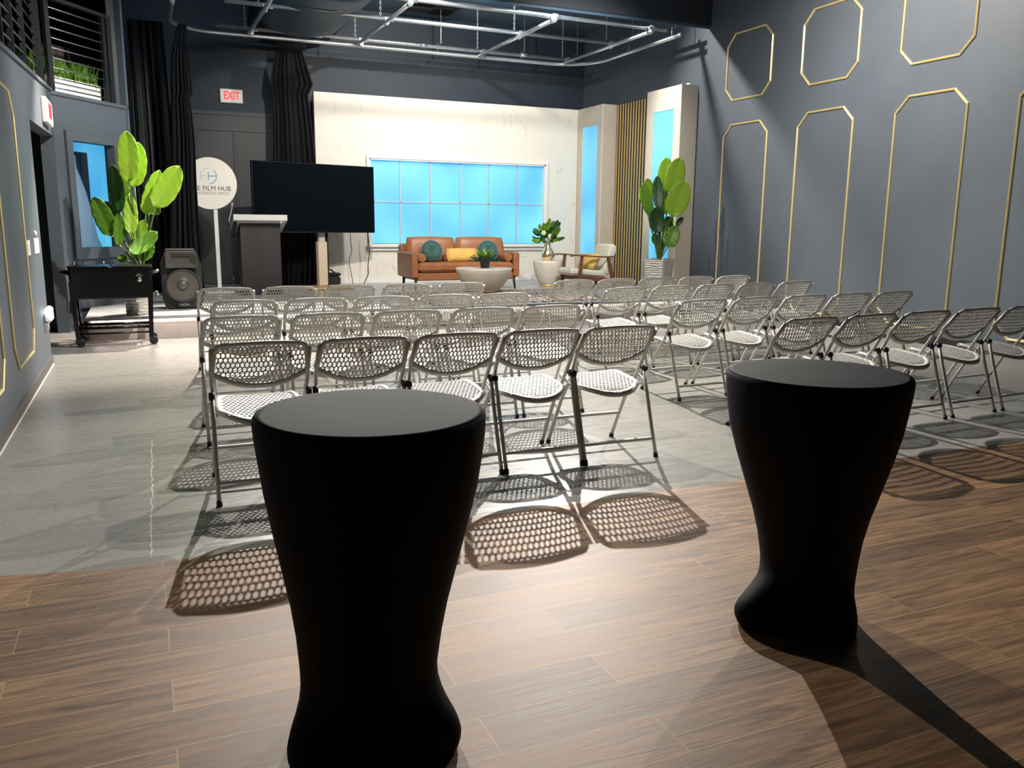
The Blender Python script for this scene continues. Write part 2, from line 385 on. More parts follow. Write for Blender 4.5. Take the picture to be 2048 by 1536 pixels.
# oblique wall with window
XW = Matrix(((UD.x, UN.x, 0, A.x), (UD.y, UN.y, 0, A.y), (0, 0, 1, 0), (0, 0, 0, 1)))   # local: x along wall, y out of the wall face, z up
WT = 2.80
b = MB()
w0, w1, wz0, wz1 = .26, 1.00, 1.005, 2.285
for lo, hi in (((0, -.12, 0), (w0, 0, WT)), ((w1, -.12, 0), (1.32, 0, WT)), ((w0, -.12, 0), (w1, 0, wz0)), ((w0, -.12, wz1), (w1, 0, WT))): b.box(lo, hi, XW)
struct(b.build('wall_window', M['navy']))
b = MB(); b.box((.02, 0, ZS), (1.32, .014, ZS+.12), XW); struct(b.build('baseboard_window', M['navy']))
win = struct(thing('window_1', A, None, None))
XW0 = T(-A.x, -A.y, 0)@XW
def wf(b):
    fw = .10
    for lo, hi in (((w0-fw, 0, wz0-.135), (w0, .035, wz1+.11)), ((w1, 0, wz0-.135), (w1+fw, .035, wz1+.11)), ((w0, 0, wz1), (w1, .035, wz1+.11)), ((w0, 0, wz0-.135), (w1, .035, wz0))): b.box(lo, hi, XW0)
sub('window_frame', win, wf, M['navy'])
sub('window_pane', win, lambda b: b.box((w0, -.09, wz0), (w1, -.08, wz1), XW0), M['glass'])
# room seen through the oblique window: bright blue panels and a white drape
rm = struct(thing('wall_booth', A, None, None))
sub('booth_back', rm, lambda b: b.box((.1, -.66, .3), (1.45, -.62, 2.7), XW0), M['dark'])
sub('booth_panel', rm, lambda b: (b.box((.98, -.37, .9), (1.20, -.35, 2.45), XW0), b.box((1.225, -.37, .9), (1.42, -.35, 2.45), XW0), b.box((.45, -.37, 2.20), (.98, -.35, 2.45), XW0), b.box((.98, -.348, 1.80), (1.24, -.340, 1.815), XW0)), M['panel'])
sub('booth_drape', rm, lambda b: b.loft([[(.56, -.34, z), (1.10-.40*(z-.9)/1.25, -.33+.03*math.sin(z*9), z), (1.10-.40*(z-.9)/1.25, -.36, z), (.56, -.36, z)] for z in (.9, 1.1, 1.4, 1.7, 2.0, 2.15)], xf=XW0), mat('booth_sheet_glow', (.55, .60, .66), .7, emit=(.22, .5, .75), estr=.3))  # drape carries a faint blue emission in place of panel light
sub('booth_floor', rm, lambda b: b.box((.1, -.62, .85), (1.30, -.12, .9), XW0), M['grey_lam'])
# end return of the oblique wall and dark side wall
b = MB(); b.box((1.32, -.2, 0), (1.36, .02, 4.5), XW); struct(b.build('trim_5', M['navy']))
b = MB(); b.prism([(E.x-.06, E.y+.03), (-.06, YB), (-.2, YB), (-.2, E.y)], 0, ZC, 2); struct(b.build('wall_side', M['black']))
# parapet caps
b = MB(); b.prism([(-3.2, zt(-3.2)), (11.55, zt(11.55)), (11.55, zt(11.55)+.035), (-3.2, zt(-3.2)+.035)], XL-.16, XL+.02, 0); struct(b.build('trim_6', M['navy']))
b = MB(); b.box((-.02, -.14, WT-.02), (1.36, .02, WT+.022), XW); struct(b.build('trim_7', M['navy']))
# mezzanine room behind the parapets
b = MB(); b.prism([(-4, -3.2), (XL-.12, -3.2), (XL-.12, 11.5), (A.x+UD.x*1.3-UN.x*.12, A.y+UD.y*1.3-UN.y*.12), (-.2, YB), (-4, YB)], 2.42, 2.5, 2); struct(b.build('floor_mezzanine', M['black']))
b = MB(); b.box((-4.1, -3.2, 0), (-4, YB+.15, ZC)); b.box((-4, YB, 0), (-.2, YB+.15, ZC)); struct(b.build('wall_mezzanine', M['black']))
b = MB(); b.box((1.2, -1.1, 2.5), (1.95, -1.0, 3.62), XW); struct(b.build('wall_mezzanine_patch', M['concrete']))
b = MB(); b.box((-4, -3.35, 0), (XR+.15, -3.2, ZC)); struct(b.build('wall_front', M['navy']))
# ceiling and soffit beam
b = MB(); b.box((-4, -3.2, ZC), (XR+.15, YB+.15, ZC+.1)); struct(b.build('ceiling', M['ceil']))
b = MB(); b.box((-.2, 11.46, 4.40), (XR, 11.495, ZC)); struct(b.build('ceiling_beam', M['beam']))
b = MB(); b.box((-.2, 11.495, 4.365), (XR, 11.515, ZC)); struct(b.build('trim_8', mat('beam_lit_edge', (.05, .10, .17), .6)))  # blue strip: light on the beam's underside put into its colour

# double door in the back wall
d = struct(thing('door_1', (1.6, YB, ZS), None, None))
def doorf(b):
    b.box((-.66, -.05, 0), (-.60, 0, 2.66)); b.box((.68, -.05, 0), (.74, 0, 2.66)); b.box((-.66, -.055, 2.60), (.74, 0, 2.68)); b.box((-.70, -.05, 2.86), (.80, 0, 2.92)); b.box((-.66, -.03, 2.68), (.74, 0, 2.86))
sub('door_frame', d, doorf, M['doorgrey'])
sub('door_leaf', d, lambda b: b.cbox((-.60, -.035, .01), (-.005, 0, 2.60), .006), M['doorgrey'])
sub('door_leaf', d, lambda b: b.cbox((.005, -.035, .01), (.68, 0, 2.60), .006), M['doorgrey'])
sub('door_astragal', d, lambda b: b.cbox((-.02, -.055, .01), (.03, -.035, 2.60), .006), M['doorgrey'])
def hnd(b):
    b.tube([(-.10, -.04, 1.32), (-.10, -.09, 1.33), (-.12, -.10, 1.25), (-.16, -.10, 1.10), (-.15, -.06, 1.05)], .014)
    b.tube([(-.10, -.04, 1.32), (-.09, -.08, 1.40)], .013)
h = sub('door_handle', d, hnd, M['white'])
sub('door_lock', d, lambda b: b.lathe([(.03, 0), (.03, .03), (.02, .045)], 14, xf=T(-.05, -.035, 1.02)@R('X', 90)), M['chrome'])
sub('door_stop', d, lambda b: (b.tube([(-.13, -.05, 0), (-.13, -.05, .08)], .012), b.sphere((-.13, -.05, .10), .03, 10)), M['chrome'])

# ------------------------------------------------------------------ stage set: plaster wall, light window, pillars, slats
b = MB()
px0, px1, YP = 2.91, 8.06, 15.2
wx0, wx1, pz0, pz1 = 3.845, 7.355, .965, 2.48
for lo, hi in (((px0, YP, ZS), (wx0, YP+.12, 3.555)), ((wx1, YP, ZS), (px1, YP+.12, 3.555)), ((wx0, YP, ZS), (wx1, YP+.12, pz0)), ((wx0, YP, pz1), (wx1, YP+.12, 3.555))): b.box(lo, hi)
struct(b.build('wall_set', M['plaster']))
b = MB(); b.box((px0, YP-.012, ZS), (px1, YP, ZS+.09)); struct(b.build('baseboard_set', M['white']))
t = thing('light_window', ((wx0+wx1)/2, YP, pz0), 'wide backlit blue window of twelve panes in the white plaster wall', 'window')
ox = (wx0+wx1)/2
def lwf(b):
    a0, a1, c0, c1 = wx0-ox, wx1-ox, 0, pz1-pz0
    for k, (e0, dep) in enumerate(((.045, .05), (.02, .03))):
        b.box((a0-e0, -dep, c0), (a0+.025*k, 0 if k == 0 else .1, c1)); b.box((a1-.025*k, -dep, c0), (a1+e0, 0 if k == 0 else .1, c1)); b.box((a0-e0, -dep, c1-.025*k), (a1+e0, 0 if k == 0 else .1, c1+e0))
sub('window_frame', t, lwf, M['white'])
sub('sill', t, lambda b: (b.cbox((wx0-ox-.07, -.11, -.06), (wx1-ox+.07, .1, 0), .012), b.box((wx0-ox-.05, -.05, -.12), (wx1-ox+.05, 0, -.06))), M['white'])
pw = (wx1-wx0)/6; ph = (pz1-pz0)/2
for i in range(6):
    for j in range(2):
        sub('pane', t, lambda b: b.box((wx0-ox+i*pw+.006, .06, j*ph+.006), (wx0-ox+(i+1)*pw-.006, .08, (j+1)*ph-.006)), M['panel'])
def mun(b):
    for i in range(1, 6): b.box((wx0-ox+i*pw-.010, .035, 0), (wx0-ox+i*pw+.010, .06, pz1-pz0))
    b.box((wx0-ox, .035, ph-.010), (wx1-ox, .06, ph+.010))
sub('muntins', t, mun, mat('muntin_paint', (.45, .50, .58), .5))

def pillar(y0, y1, q0, q1, label):
    t = thing('set_pillar', (XR, y0, ZS), label, 'pillar', 'beige set pillars with blue light panels')
    z1 = 3.555-ZS; x0 = px1-XR
    z0p, z1p = .78-ZS, 3.20-ZS
    def body(b):
        b.box((x0, 0, 0), (x0+.03, q0-y0, z1)); b.box((x0, q1-y0, 0), (x0+.03, y1-y0, z1))
        b.box((x0, q0-y0, 0), (x0+.03, q1-y0, z0p)); b.box((x0, q0-y0, z1p), (x0+.03, q1-y0, z1))
        b.box((x0+.03, 0, 0), (-.002, .03, z1)); b.box((x0+.03, y1-y0-.03, 0), (-.002, y1-y0, z1)); b.box((x0+.03, .03, z1-.03), (-.002, y1-y0-.03, z1))
    sub('pillar_body', t, body, M['grass_cloth'])
    sub('light_panel', t, lambda b: b.box((x0+.012, q0-y0, z0p), (x0+.028, q1-y0, z1p)), M['panel'])
    sub('edge_trim', t, lambda b: b.box((x0-.004, -.004, 0), (x0+.012, .012, z1)), M['white'])
    return t
pillar(14.24, 15.19, 14.42, 15.01, 'beige textured set pillar with blue light panel beside the plaster wall')
p2 = pillar(11.72, 12.72, 11.91, 12.51, 'beige textured set pillar with blue light panel behind the tall potted plant')
b = MB(); b.sphere((XR-.10, 11.85, 3.555+.02), (.05, .05, .03), 10); o = b.build('puck_light', M['white']); tag(o, 'small white puck on top of the nearer beige set pillar', 'light')
t = thing('slat_panel', (XR, 13.48, ZS), 'gold vertical slat screen on dark backing between the two beige pillars', 'slat panel')
sub('backing', t, lambda b: b.box((-.022, -.74, 0), (-.002, .74, 3.30)), M['black'])
ys = [14.17-.0915*i for i in range(16)]
for y in ys:
    sub('slat', t, lambda b: b.cbox((-.034, y-13.48-.017, .01), (-.021, y-13.48+.017, 3.29), .005), M['gold2'])

# gold octagonal mouldings on the right wall
def octo(y0, y1, z0, z1, c): return [(y0+c, z0), (y1-c, z0), (y1, z0+c), (y1, z1-c), (y1-c, z1), (y0+c, z1), (y0, z1-c), (y0, z0+c)]
def wall_frame(x, y0, y1, z0, z1, c, sgn, label, group, w=.027):
    yc = (y0+y1)/2
    t = MB(); out = octo(y0-yc, y1-yc, 0, z1-z0, c); k = w*.42
    inn = octo(y0-yc+w, y1-yc-w, w, z1-z0-w, c-k)
    mo = octo(y0-yc+w*.3, y1-yc-w*.3, w*.3, z1-z0-w*.3, c-k*.3); mi = octo(y0-yc+w*.7, y1-yc-w*.7, w*.7, z1-z0-w*.7, c-k*.7)
    D = w*.75*sgn
    rings = [[(0, *p) for p in out], [(D*.6, *p) for p in out], [(D, *p) for p in mo], [(D*.7, p[0], p[1]) for p in [( (a[0]+q[0])/2, (a[1]+q[1])/2) for a, q in zip(mo, mi)]], [(D, *p) for p in mi], [(D*.6, *p) for p in inn], [(0, *p) for p in inn]]
    t.loft(rings, False, False, None, False)
    o = t.build('wall_moulding', M['gold']); o.location = (x, yc, z0)
    tag(o, label, 'wall moulding', group); return o
lowers = [(9.985, 11.013), (8.375, 9.39), (6.745, 7.74), (5.14, 6.16)]
nl = ['farthest and nearest to the pillar', 'second from the pillar', 'third from the pillar', 'nearest to the camera, cut by the photo edge']
for (y0, y1), s in zip(lowers, nl):
    wall_frame(XR, y0, y1, .172, 2.868, .18, -1, 'tall gold octagonal moulding low on right wall, '+s, 'gold mouldings on the right wall')
for (y0, y1), s in zip(lowers, nl):
    wall_frame(XR, y0, y1, 3.20, 4.18, .175, -1, 'short gold octagonal moulding high on right wall, '+s, 'gold mouldings on the right wall')
wall_frame(XL, 6.55, 7.745, .30, 2.305, .17, 1, 'gold octagonal moulding on left wall beside the switches', 'gold mouldings on the left wall', .02)
wall_frame(XL, 4.90, 6.065, .30, 2.21, .17, 1, 'gold octagonal moulding on left wall at the left photo edge', 'gold mouldings on the left wall', .02)

# ------------------------------------------------------------------ left wall fittings
def plate(y, z, w, h, label):
    t = thing('switch_plate', (XL, y, z), label, 'switch', 'switch plates on the left wall')
    sub('cover', t, lambda b: b.cbox((0, -w/2, -h/2), (.008, w/2, h/2), .003), M['plate'])
    n = 2 if w > .2 else 1
    for i in range(n):
        yy = (i-(n-1)/2)*.12
        sub('rocker', t, lambda b: b.cbox((.008, yy-.02, -.035), (.014, yy+.02, .035), .002), M['white'])
plate(7.94, 1.115, .17, .125, 'narrow white switch plate on left wall, nearest the gold moulding')
plate(8.53, 1.115, .34, .135, 'wide white switch plate on left wall, nearest the doorway')
b = MB(); b.lathe([(.022, 0), (.022, .015), (.012, .022)], 12, xf=R('Y', 90)); o = b.build('wall_sensor', M['plate']); o.location = (XL, 8.46, 1.225)
tag(o, 'tiny white sensor dot on left wall above the wide switch plate', 'sensor')
t = thing('night_light', (XL, 8.72, .44), 'white plug in night light glowing on left wall beside the doorway', 'night light')
sub('body', t, lambda b: b.cbox((0, -.10, -.02), (.06, .14, .12), .02), M['white'])
sub('bulb', t, lambda b: b.sphere((.035, -.14, .08), (.03, .05, .035), 10), M['glow_w'])
sub('plug', t, lambda b: b.prism([(-.10, -.02), (.0, -.02), (-.06, -.09)], 0, .03, 0), M['white'])

def exit_sign(loc, rz, w, h, label, chev=False):
    t = thing('exit_sign', loc, label, 'exit sign', None, rz)
    sub('housing', t, lambda b: b.cbox((-w/2, -.05, -h/2), (w/2, 0, h/2), .008), M['white'])
    sub('face', t, lambda b: b.box((-w/2+.02, -.054, -h/2+.02), (w/2-.02, -.05, h/2-.02)), M['exitface'])
    text_obj('letters', 'EXIT', h*.80, .002, M['red'], T(0, -.057, -.0)@STAND@Matrix.Diagonal((.70, 1, 1, 1)), t, bold=h*.028)
    return t
exit_sign((1.592, YB, 3.435), 0, .37, .23, 'lit EXIT sign on dark back wall above the double door')
exit_sign((XL, 10.55, 2.47), PI/2, .62, .26, 'lit EXIT sign on left wall above the dark doorway')

# ------------------------------------------------------------------ mezzanine railings and planter
def railing(name, xf, loc, x0, x1, posts, zb, zt_, label, slope=0, n=9):
    t = thing(name, loc, label, 'railing', 'black rod railings on the mezzanine')
    f = T(-loc[0], -loc[1], -loc[2])@xf
    for x, w in posts:
        sub('post', t, lambda b: b.box((x-w/2, -.09, zb+slope*(x-x0)), (x+w/2, -.04, zt_+slope*(x-x0)), f), M['black'])
    for k in range(n):
        z = zb+.06+k*(zt_-zb-.12)/(n-.4)
        sub('rod', t, lambda b: b.tube([(x0, -.065, z), (x1, -.065, z+slope*(x1-x0))], .009, 6, xf=f), M['steel_dark'])
    sub('top_rail', t, lambda b: b.box((x0, -.10, zt_-.04), (x1, -.03, zt_), f) if slope == 0 else b.prism([(x0, zt_-.04), (x1, zt_-.04+slope*(x1-x0)), (x1, zt_+slope*(x1-x0)), (x0, zt_)], -.10, -.03, 1, f), M['black'])
    return t
M['steel_dark'] = mat('dark_rod_steel', (.16, .18, .19), .3, metal=.7)
railing('railing', XW, (A.x, A.y, WT), .10, 1.10, [(.10, .07), (1.06, .045), (1.16, .08)], WT+.02, WT+1.10, 'black rod railing on the mezzanine above the oblique window')
XLW = Matrix(((0, -1, 0, XL), (1, 0, 0, 0), (0, 0, 1, 0), (0, 0, 0, 1)))
XLW = Matrix(((0, 1, 0, XL), (1, 0, 0, 0), (0, 0, 1, 0), (0, 0, 0, 1)))
railing('railing', XLW, (XL, 11, 2.75), 6.5, 11.45, [(8.05, .06), (8.75, .05), (9.7, .04), (11.0, .05), (11.42, .07)], zt(6.5)+.035, zt(6.5)+1.12, 'black rod railing on the mezzanine above the left wall doorway', .0594)
t = thing('planter_box', A+UD*.52-UN*.30+Vector((0, 0, 2.5)), 'long white planter box of green grass behind the mezzanine railing', 'planter')
XP = Matrix(((UD.x, UN.x, 0, 0), (UD.y, UN.y, 0, 0), (0, 0, 1, 0), (0, 0, 0, 1)))
def pbx(b):
    b.box((-.62, -.14, .28), (.56, -.12, .53), XP); b.box((-.62, .12, .28), (.56, .14, .53), XP); b.box((-.62, -.12, .28), (-.60, .12, .53), XP); b.box((.54, -.12, .28), (.56, .12, .53), XP); b.box((-.60, -.12, 0), (.54, .12, .46), XP)
sub('box', t, pbx, M['white'])
b = MB(); rr = random.Random(3)
for i in range(1300):
    x, y = rr.uniform(-.58, .54), rr.uniform(-.13, .13); L = rr.uniform(.16, .34); a = rr.uniform(0, 2*PI); ln = rr.uniform(.02, .16); w = .006
    p0 = Vector((x, y, .45)); p1 = p0+Vector((math.cos(a)*ln*.4, math.sin(a)*ln*.4, L*.6)); p2 = p0+Vector((math.cos(a)*ln, math.sin(a)*ln, L))
    s = Vector((-math.sin(a), math.cos(a), 0))*w
    b.add([XP@q for q in (p0-s, p0+s, p1+s*.8, p1-s*.8, p2)], [(0, 1, 2, 3), (3, 2, 4)])
g = b.build('grass', M['grass'], t, recalc=False); tag(g, kind='stuff')

# ------------------------------------------------------------------ lighting grid, curtain track, duct, vents
ZG = 4.35
t = thing('lighting_grid', (4.5, 13.2, ZG), 'grid of galvanised steel pipes hung on chains below the stage ceiling', 'lighting grid')
def P(x, y, z): return (x-4.5, y-13.2, z-ZG)
rows_ = [(14.58, 1.3, 7.5), (12.97, 1.3, 7.65), (11.76, 2.2, 7.78)]
for y, x0, x1 in rows_: sub('pipe', t, lambda b: b.tube([P(x0, y, ZG), P(x1, y+.05, ZG)], .030, 10), M['steel'])
cols_ = [1.84, 3.6, 5.78, 7.46]
for x in cols_: sub('pipe', t, lambda b: b.tube([P(x, 11.68, ZG-.062), P(x-.03, 14.86, ZG-.062)], .030, 10), M['steel'])
for x in cols_:
    for y, x0, x1 in rows_:
        if y < 12 and x < 2.2: continue
        def cl(b):
            b.lathe([(.040, -.05), (.040, .05)], 10, xf=T(*P(x+.06, y+.02, ZG))@R('Y', 90)); b.lathe([(.040, -.04), (.040, .04)], 10, xf=T(*P(x, y, ZG-.062))@R('X', 90)); b.box(P(x-.03, y-.03, ZG-.06), P(x+.03, y+.03, ZG+.01))
        sub('clamp', t, cl, M['steel'])
        if y > 12:
            def chn(b):
                n = 17; z0 = ZG+.03; dz = (ZC-z0)/n
                for k in range(n):
                    z = z0+(k+.5)*dz; rot = R('Z', 90 if k % 2 else 0)
                    b.tube([(.012*math.cos(a), 0, (dz*.62)*math.sin(a)) for a in [2*PI*i/8 for i in range(8)]], .004, 5, closed=True, xf=T(*P(x-.09, y, z))@rot)
            sub('chain', t, chn, M['steel'])
for x in (2.9, 4.7, 6.6):
    sub('coupler', t, lambda b: b.lathe([(.036, -.06), (.036, .06)], 10, xf=T(*P(x, 14.6, ZG))@R('Y', 90)), M['steel'])
t = thing('curtain_track', (4.2, 14.72, 4.27), 'steel curtain track curving along the back and right walls', 'curtain track')
tp = [(.62, 12.9)]+[(.62, 13.3)]+[(.62+.7-.7*math.cos(a), 14.02+.7*math.sin(a)) for a in [PI/2*i/8 for i in range(9)]]
tp += [(7.15+.8*math.sin(a), 13.92+.8*math.cos(a)) for a in [PI/2*i/10 for i in range(11)]]+[(7.95, 11.62)]
def trk(b):
    b.tube([(x-4.2, y-14.72, 0) for x, y in tp], .034, 8)
sub('rail', t, trk, M['steel'])
for x, y in ((2.6, 14.72), (5.0, 14.72), (6.6, 14.72), (7.6, 14.55), (7.95, 13.2), (7.95, 11.9)):
    sub('bracket', t, lambda b: (b.tube([(x-4.2, y-14.72, .02), (x-4.2, y-14.72, .16), (x-4.2+.06, y-14.72, .16), (x-4.2+.06, y-14.72, ZC-4.27)], .008, 6)), M['steel'])
t = thing('air_duct', (2.62, 13.2, 4.67), 'large dark rounded duct below the ceiling above the curtains', 'duct')
def dct(b):
    rings = []
    for y, k in ((-1.1, .80), (-1.06, .93), (-.95, 1), (2.3, 1)):
        rings.append([(.72*k*math.copysign(abs(math.cos(a))**.8, math.cos(a)), y, .36*k*math.copysign(abs(math.sin(a))**.8, math.sin(a))) for a in [2*PI*i/36 for i in range(36)]])
    b.loft(rings)
sub('duct_shell', t, dct, mat('duct_paint', (.020, .045, .075), .5))
sub('duct_collar', t, lambda b: b.loft([[(.735*math.cos(a), y, .372*math.sin(a)) for a in [2*PI*i/36 for i in range(36)]] for y in (-.5, -.44)], False, False), M['steel_dark'])
def vent(x, y, w, label):
    t = thing('ceiling_vent', (x, y, ZC), label, 'vent', 'dark vents on the stage ceiling')
    sub('vent_frame', t, lambda b: b.cbox((-w/2, -w/2, -.04), (w/2, w/2, 0), .008), M['doorgrey'])
    def sl(b):
        for qx in (0, 1):
            for qy in (0, 1):
                for k in range(9):
                    u = .06+k*.1
                    if (qx+qy) % 2: lo, hi = ((qx-1)*w/2+.02, (qy-1)*w/2+u*w/2*.95, -.055), ((qx)*w/2-.02, (qy-1)*w/2+u*w/2*.95+.012, -.04)
                    else: lo, hi = ((qx-1)*w/2+u*w/2*.95, (qy-1)*w/2+.02, -.055), ((qx-1)*w/2+u*w/2*.95+.012, qy*w/2-.02, -.04)
                    b.box(lo, hi)
    sub('louvres', t, sl, M['black'])
vent(4.95, 14.75, .85, 'dark square louvred vent on the ceiling left of the lamp bar')
vent(6.45, 13.1, .75, 'dark square louvred vent on the ceiling near the middle pipes')
vent(7.75, 12.6, .6, 'dark square louvred vent on the ceiling beside the right wall')

# ------------------------------------------------------------------ curtains
def curtain(name, rows, depth, folds, material, parent, loc, seed=0, amp=.05, n=90):
    """rows: (z, x_left, x_right, amp_factor, y_shift) from top to bottom, world coords"""
    rr = random.Random(seed); ph = [rr.uniform(-.6, .6) for _ in range(n+1)]
    wob = [rr.uniform(.6, 1.3) for _ in range(n+1)]
    b = MB(); rings = []
    for z, x0, x1, k, dy in rows:
        ring = []
        for i in range(n+1):
            u = i/n
            s = math.sin(u*folds*2*PI+.8*math.sin(u*7+seed)+.25*math.sin(z*2+u*5))
            ring.append((x0+(x1-x0)*u-loc[0]+.01*math.sin(u*folds*4*PI), depth-loc[1]+dy+amp*k*s*(.75+.4*math.sin(u*11+seed)), z-loc[2]))
        rings.append(ring)
    b.loft(rings, False, False, None, True, closed=False)
    o = b.build(name, material, parent, recalc=False)
    md = o.modifiers.new('thick', 'SOLIDIFY'); md.thickness = .006
    return o
def hooks(t, loc, x0, x1, y0, y1, z, n):
    for i in range(n):
        u = i/(n-1); x = x0+(x1-x0)*u-loc[0]; y = y0+(y1-y0)*u-loc[1]
        sub('hook', t, lambda b: b.tube([(x, y-.03, z-loc[2]+.02), (x, y-.042, z-loc[2]-.03), (x, y, z-loc[2]-.10), (x, y+.02, z-loc[2]-.06)], .006, 5), M['rubber'])
L1 = (.78, 13.2, ZS)
t = thing('stage_curtain', L1, 'gathered black curtain with a twisted tuck, hanging beside the round sign', 'curtain', 'black stage curtains')
def crow(y, rows): return [(aY(a, py, y).z if py < 595 else ZS+.01, aY(a, py, y).x, aY(c, py, y).x, k, dy) for py, a, c, k, dy in rows]
curtain('cloth', crow(13.2, [(48, 356, 372, .5, 0), (110, 343, 377, .8, 0), (160, 341, 383, .9, -.03), (183, 341, 385, 1.2, -.06), (196, 342, 379, .7, 0), (225, 341, 384, 1, 0), (280, 341, 390, 1, 0), (367, 340, 393, 1, 0), (450, 338, 398, 1, .01), (540, 335, 405, 1.1, .02), (600, 332, 412, 1.2, .03)]), 13.2, 5.5, M['drape'], t, L1, 2, .085)
hooks(t, L1, .64, .90, 13.1, 13.25, 4.22, 13)
L2 = (2.5, 14.86, ZS)
t = thing('stage_curtain', L2, 'gathered black curtain hanging between the double door and the plaster wall', 'curtain', 'black stage curtains')
curtain('cloth', crow(14.86, [(98, 552, 604, .4, 0), (130, 545, 614, .8, 0), (164, 541, 625, 1, 0), (186, 547, 615, .8, 0), (240, 548, 622, 1, 0), (310, 548, 630, 1, 0), (400, 549, 632, 1, 0), (480, 550, 631, 1, .01), (600, 553, 630, 1.1, .02)]), 14.86, 8, M['drape'], t, L2, 5, .05)
hooks(t, L2, 2.26, 2.70, 14.72, 14.72, 4.20, 14)
L3 = (.2, 14.0, ZS)
t = thing('stage_curtain', L3, 'wide black backdrop drape in the dark corner behind the leafy plant', 'curtain', 'black stage curtains')
curtain('cloth', [(4.2, .04, .52, 1, 0), (3, .04, .55, 1, 0), (1.5, .03, .57, 1, 0), (ZS+.01, .02, .58, 1.1, 0)], 14.0, 4.5, M['black'], t, L3, 8, .05)

# ------------------------------------------------------------------ round sign on a pole
t = thing('round_sign', (1.09, 13.75, ZS), 'round white THE FILM HUB sign on a slim pole beside the curtain', 'sign')
cz = aY(422, 367, 13.75).z-ZS; cx = aY(420.5, 367, 13.75).x-1.09; Rr = .385
sub('pole', t, lambda b: b.box((-.028, .005, .02), (.028, .035, cz-Rr+.03)), M['white'])
sub('base', t, lambda b: b.cbox((-.22, -.16, 0), (.22, .2, .02), .006), M['white'])
sub('board', t, lambda b: b.lathe([(Rr-.004, -.012), (Rr, -.008), (Rr, .008), (Rr-.004, .012)], 64, xf=T(cx, 0, cz)@R('X', 90)), M['board'])
def ring_arc(b, r, a0, a1, w, n=24):
    pts = [math.radians(a0+(a1-a0)*i/n) for i in range(n+1)]
    b.loft([[((r-w)*math.cos(a), 0, (r-w)*math.sin(a)), ((r+w)*math.cos(a), 0, (r+w)*math.sin(a)), ((r+w)*math.cos(a), -.002, (r+w)*math.sin(a)), ((r-w)*math.cos(a), -.002, (r-w)*math.sin(a))] for a in pts], xf=T(cx-.02, -.013, cz+.11), smooth=False)
def lg1(b):
    ring_arc(b, .115, 85, 215, .005); b.box((cx-.02-.112, -.015, cz+.105), (cx-.02-.035, -.013, cz+.115))
def lg2(b):
    ring_arc(b, .115, -85, 48, .006); b.box((cx-.02-.008, -.015, cz+.05), (cx-.02+.004, -.013, cz+.17)); b.box((cx-.02, -.015, cz+.104), (cx-.02+.112, -.013, cz+.116))
sub('logo', t, lg1, M['teal']); sub('logo', t, lg2, M['blue'])
text_obj('lettering', 'THE FILM HUB', .098, .001, M['ink'], T(cx-.012, -.0135, cz-.075)@STAND@Matrix.Diagonal((.98, 1, 1, 1)), t)
text_obj('lettering', 'COWORKING SPACE', .058, .001, M['greyink'], T(cx-.012, -.0135, cz-.145)@STAND@Matrix.Diagonal((1.0, 1, 1, 1)), t)

# ------------------------------------------------------------------ television on stand
pL = aY(502, 320, 13.72); pLb = aY(507, 465, 13.72); pR = aY(746.5, 334, 14.30); pRb = aY(748.5, 466, 14.30)
zb = (pLb.z+pRb.z)/2; ztp = (pL.z+pR.z)/2; xl = (pL.x+pLb.x)/2; xr = (pR.x+pRb.x)/2
tw = math.hypot(xr-xl, .58); ang = math.atan2(.58, xr-xl)
t = thing('television', ((xl+xr)/2, 14.01, ZS), 'large black flat screen television on a floor stand before the plaster wall', 'television', None, ang)
H0, H1 = zb-ZS, ztp-ZS
sub('screen', t, lambda b: b.box((-tw/2+.012, -.022, H0+.018), (tw/2-.012, -.018, H1-.012)), M['screen'])
sub('bezel', t, lambda b: b.cbox((-tw/2, -.018, H0), (tw/2, .035, H1), .006), M['bezel'])
sub('rear_cover', t, lambda b: b.cbox((-tw*.38, .035, H0+.12), (tw*.38, .085, H1-.12), .02), M['bezel'])
sx = .165
sub('column', t, lambda b: b.cbox((sx-.10, .10, .04), (sx+.06, .20, .77), .012), M['beige'])
sub('upper_column', t, lambda b: b.cbox((sx-.08, .11, .77), (sx+.03, .18, 1.5), .004), M['grey_lam'])
sub('side_rail', t, lambda b: b.box((sx+.06, .12, .04), (sx+.09, .18, 1.4)), M['rubber'])
sub('stand_base', t, lambda b: b.cbox((sx-.42, -.30, 0), (sx+.36, .30, .04), .015), mat('stand_base_wood', (.50, .30, .12), .5))
for pts in ([(700, 462), (702, 490), (704, 500), (698, 522), (701, 540), (706, 566)], [(735, 462), (737, 478), (739, 505), (736, 530), (737, 548), (728, 566)]):
    ps = [aY(x, y, 14.9) for x, y in pts]
    b = MB(); fine = []
    for i in range(len(ps)-1):
        for k in range(4): fine.append(ps[i].lerp(ps[i+1], k/4))
    fine.append(Vector((ps[-1].x, 14.9, ZS+.006)))
    o0 = fine[-1].copy(); b.tube([p-o0 for p in fine], .008 if pts[0][0] > 720 else .006, 6); o = b.build('power_cable', M['rubber']); o.location = o0
    tag(o, 'thicker dark cable drooping from television, right of the other cable' if pts[0][0] > 720 else 'thin dark cable drooping from the middle of the television', 'cable', 'cables below the television')
gp = aY(661, 560, 14.95)
t = thing('equipment_case', (gp.x, 14.9, ZS), 'small black equipment case with a handle beside the television stand', 'case')
sub('case_body', t, lambda b: (b.cbox((-.20, -.15, 0), (.14, .15, .16), .03), b.cbox((-.05, -.12, .16), (.16, .12, .21), .02)), M['rubber'])
sub('handle', t, lambda b: b.tube([(-.12, 0, .15), (-.12, 0, .27), (-.06, 0, .29), (.02, 0, .25), (.08, 0, .20)], .014, 8), M['rubber'])

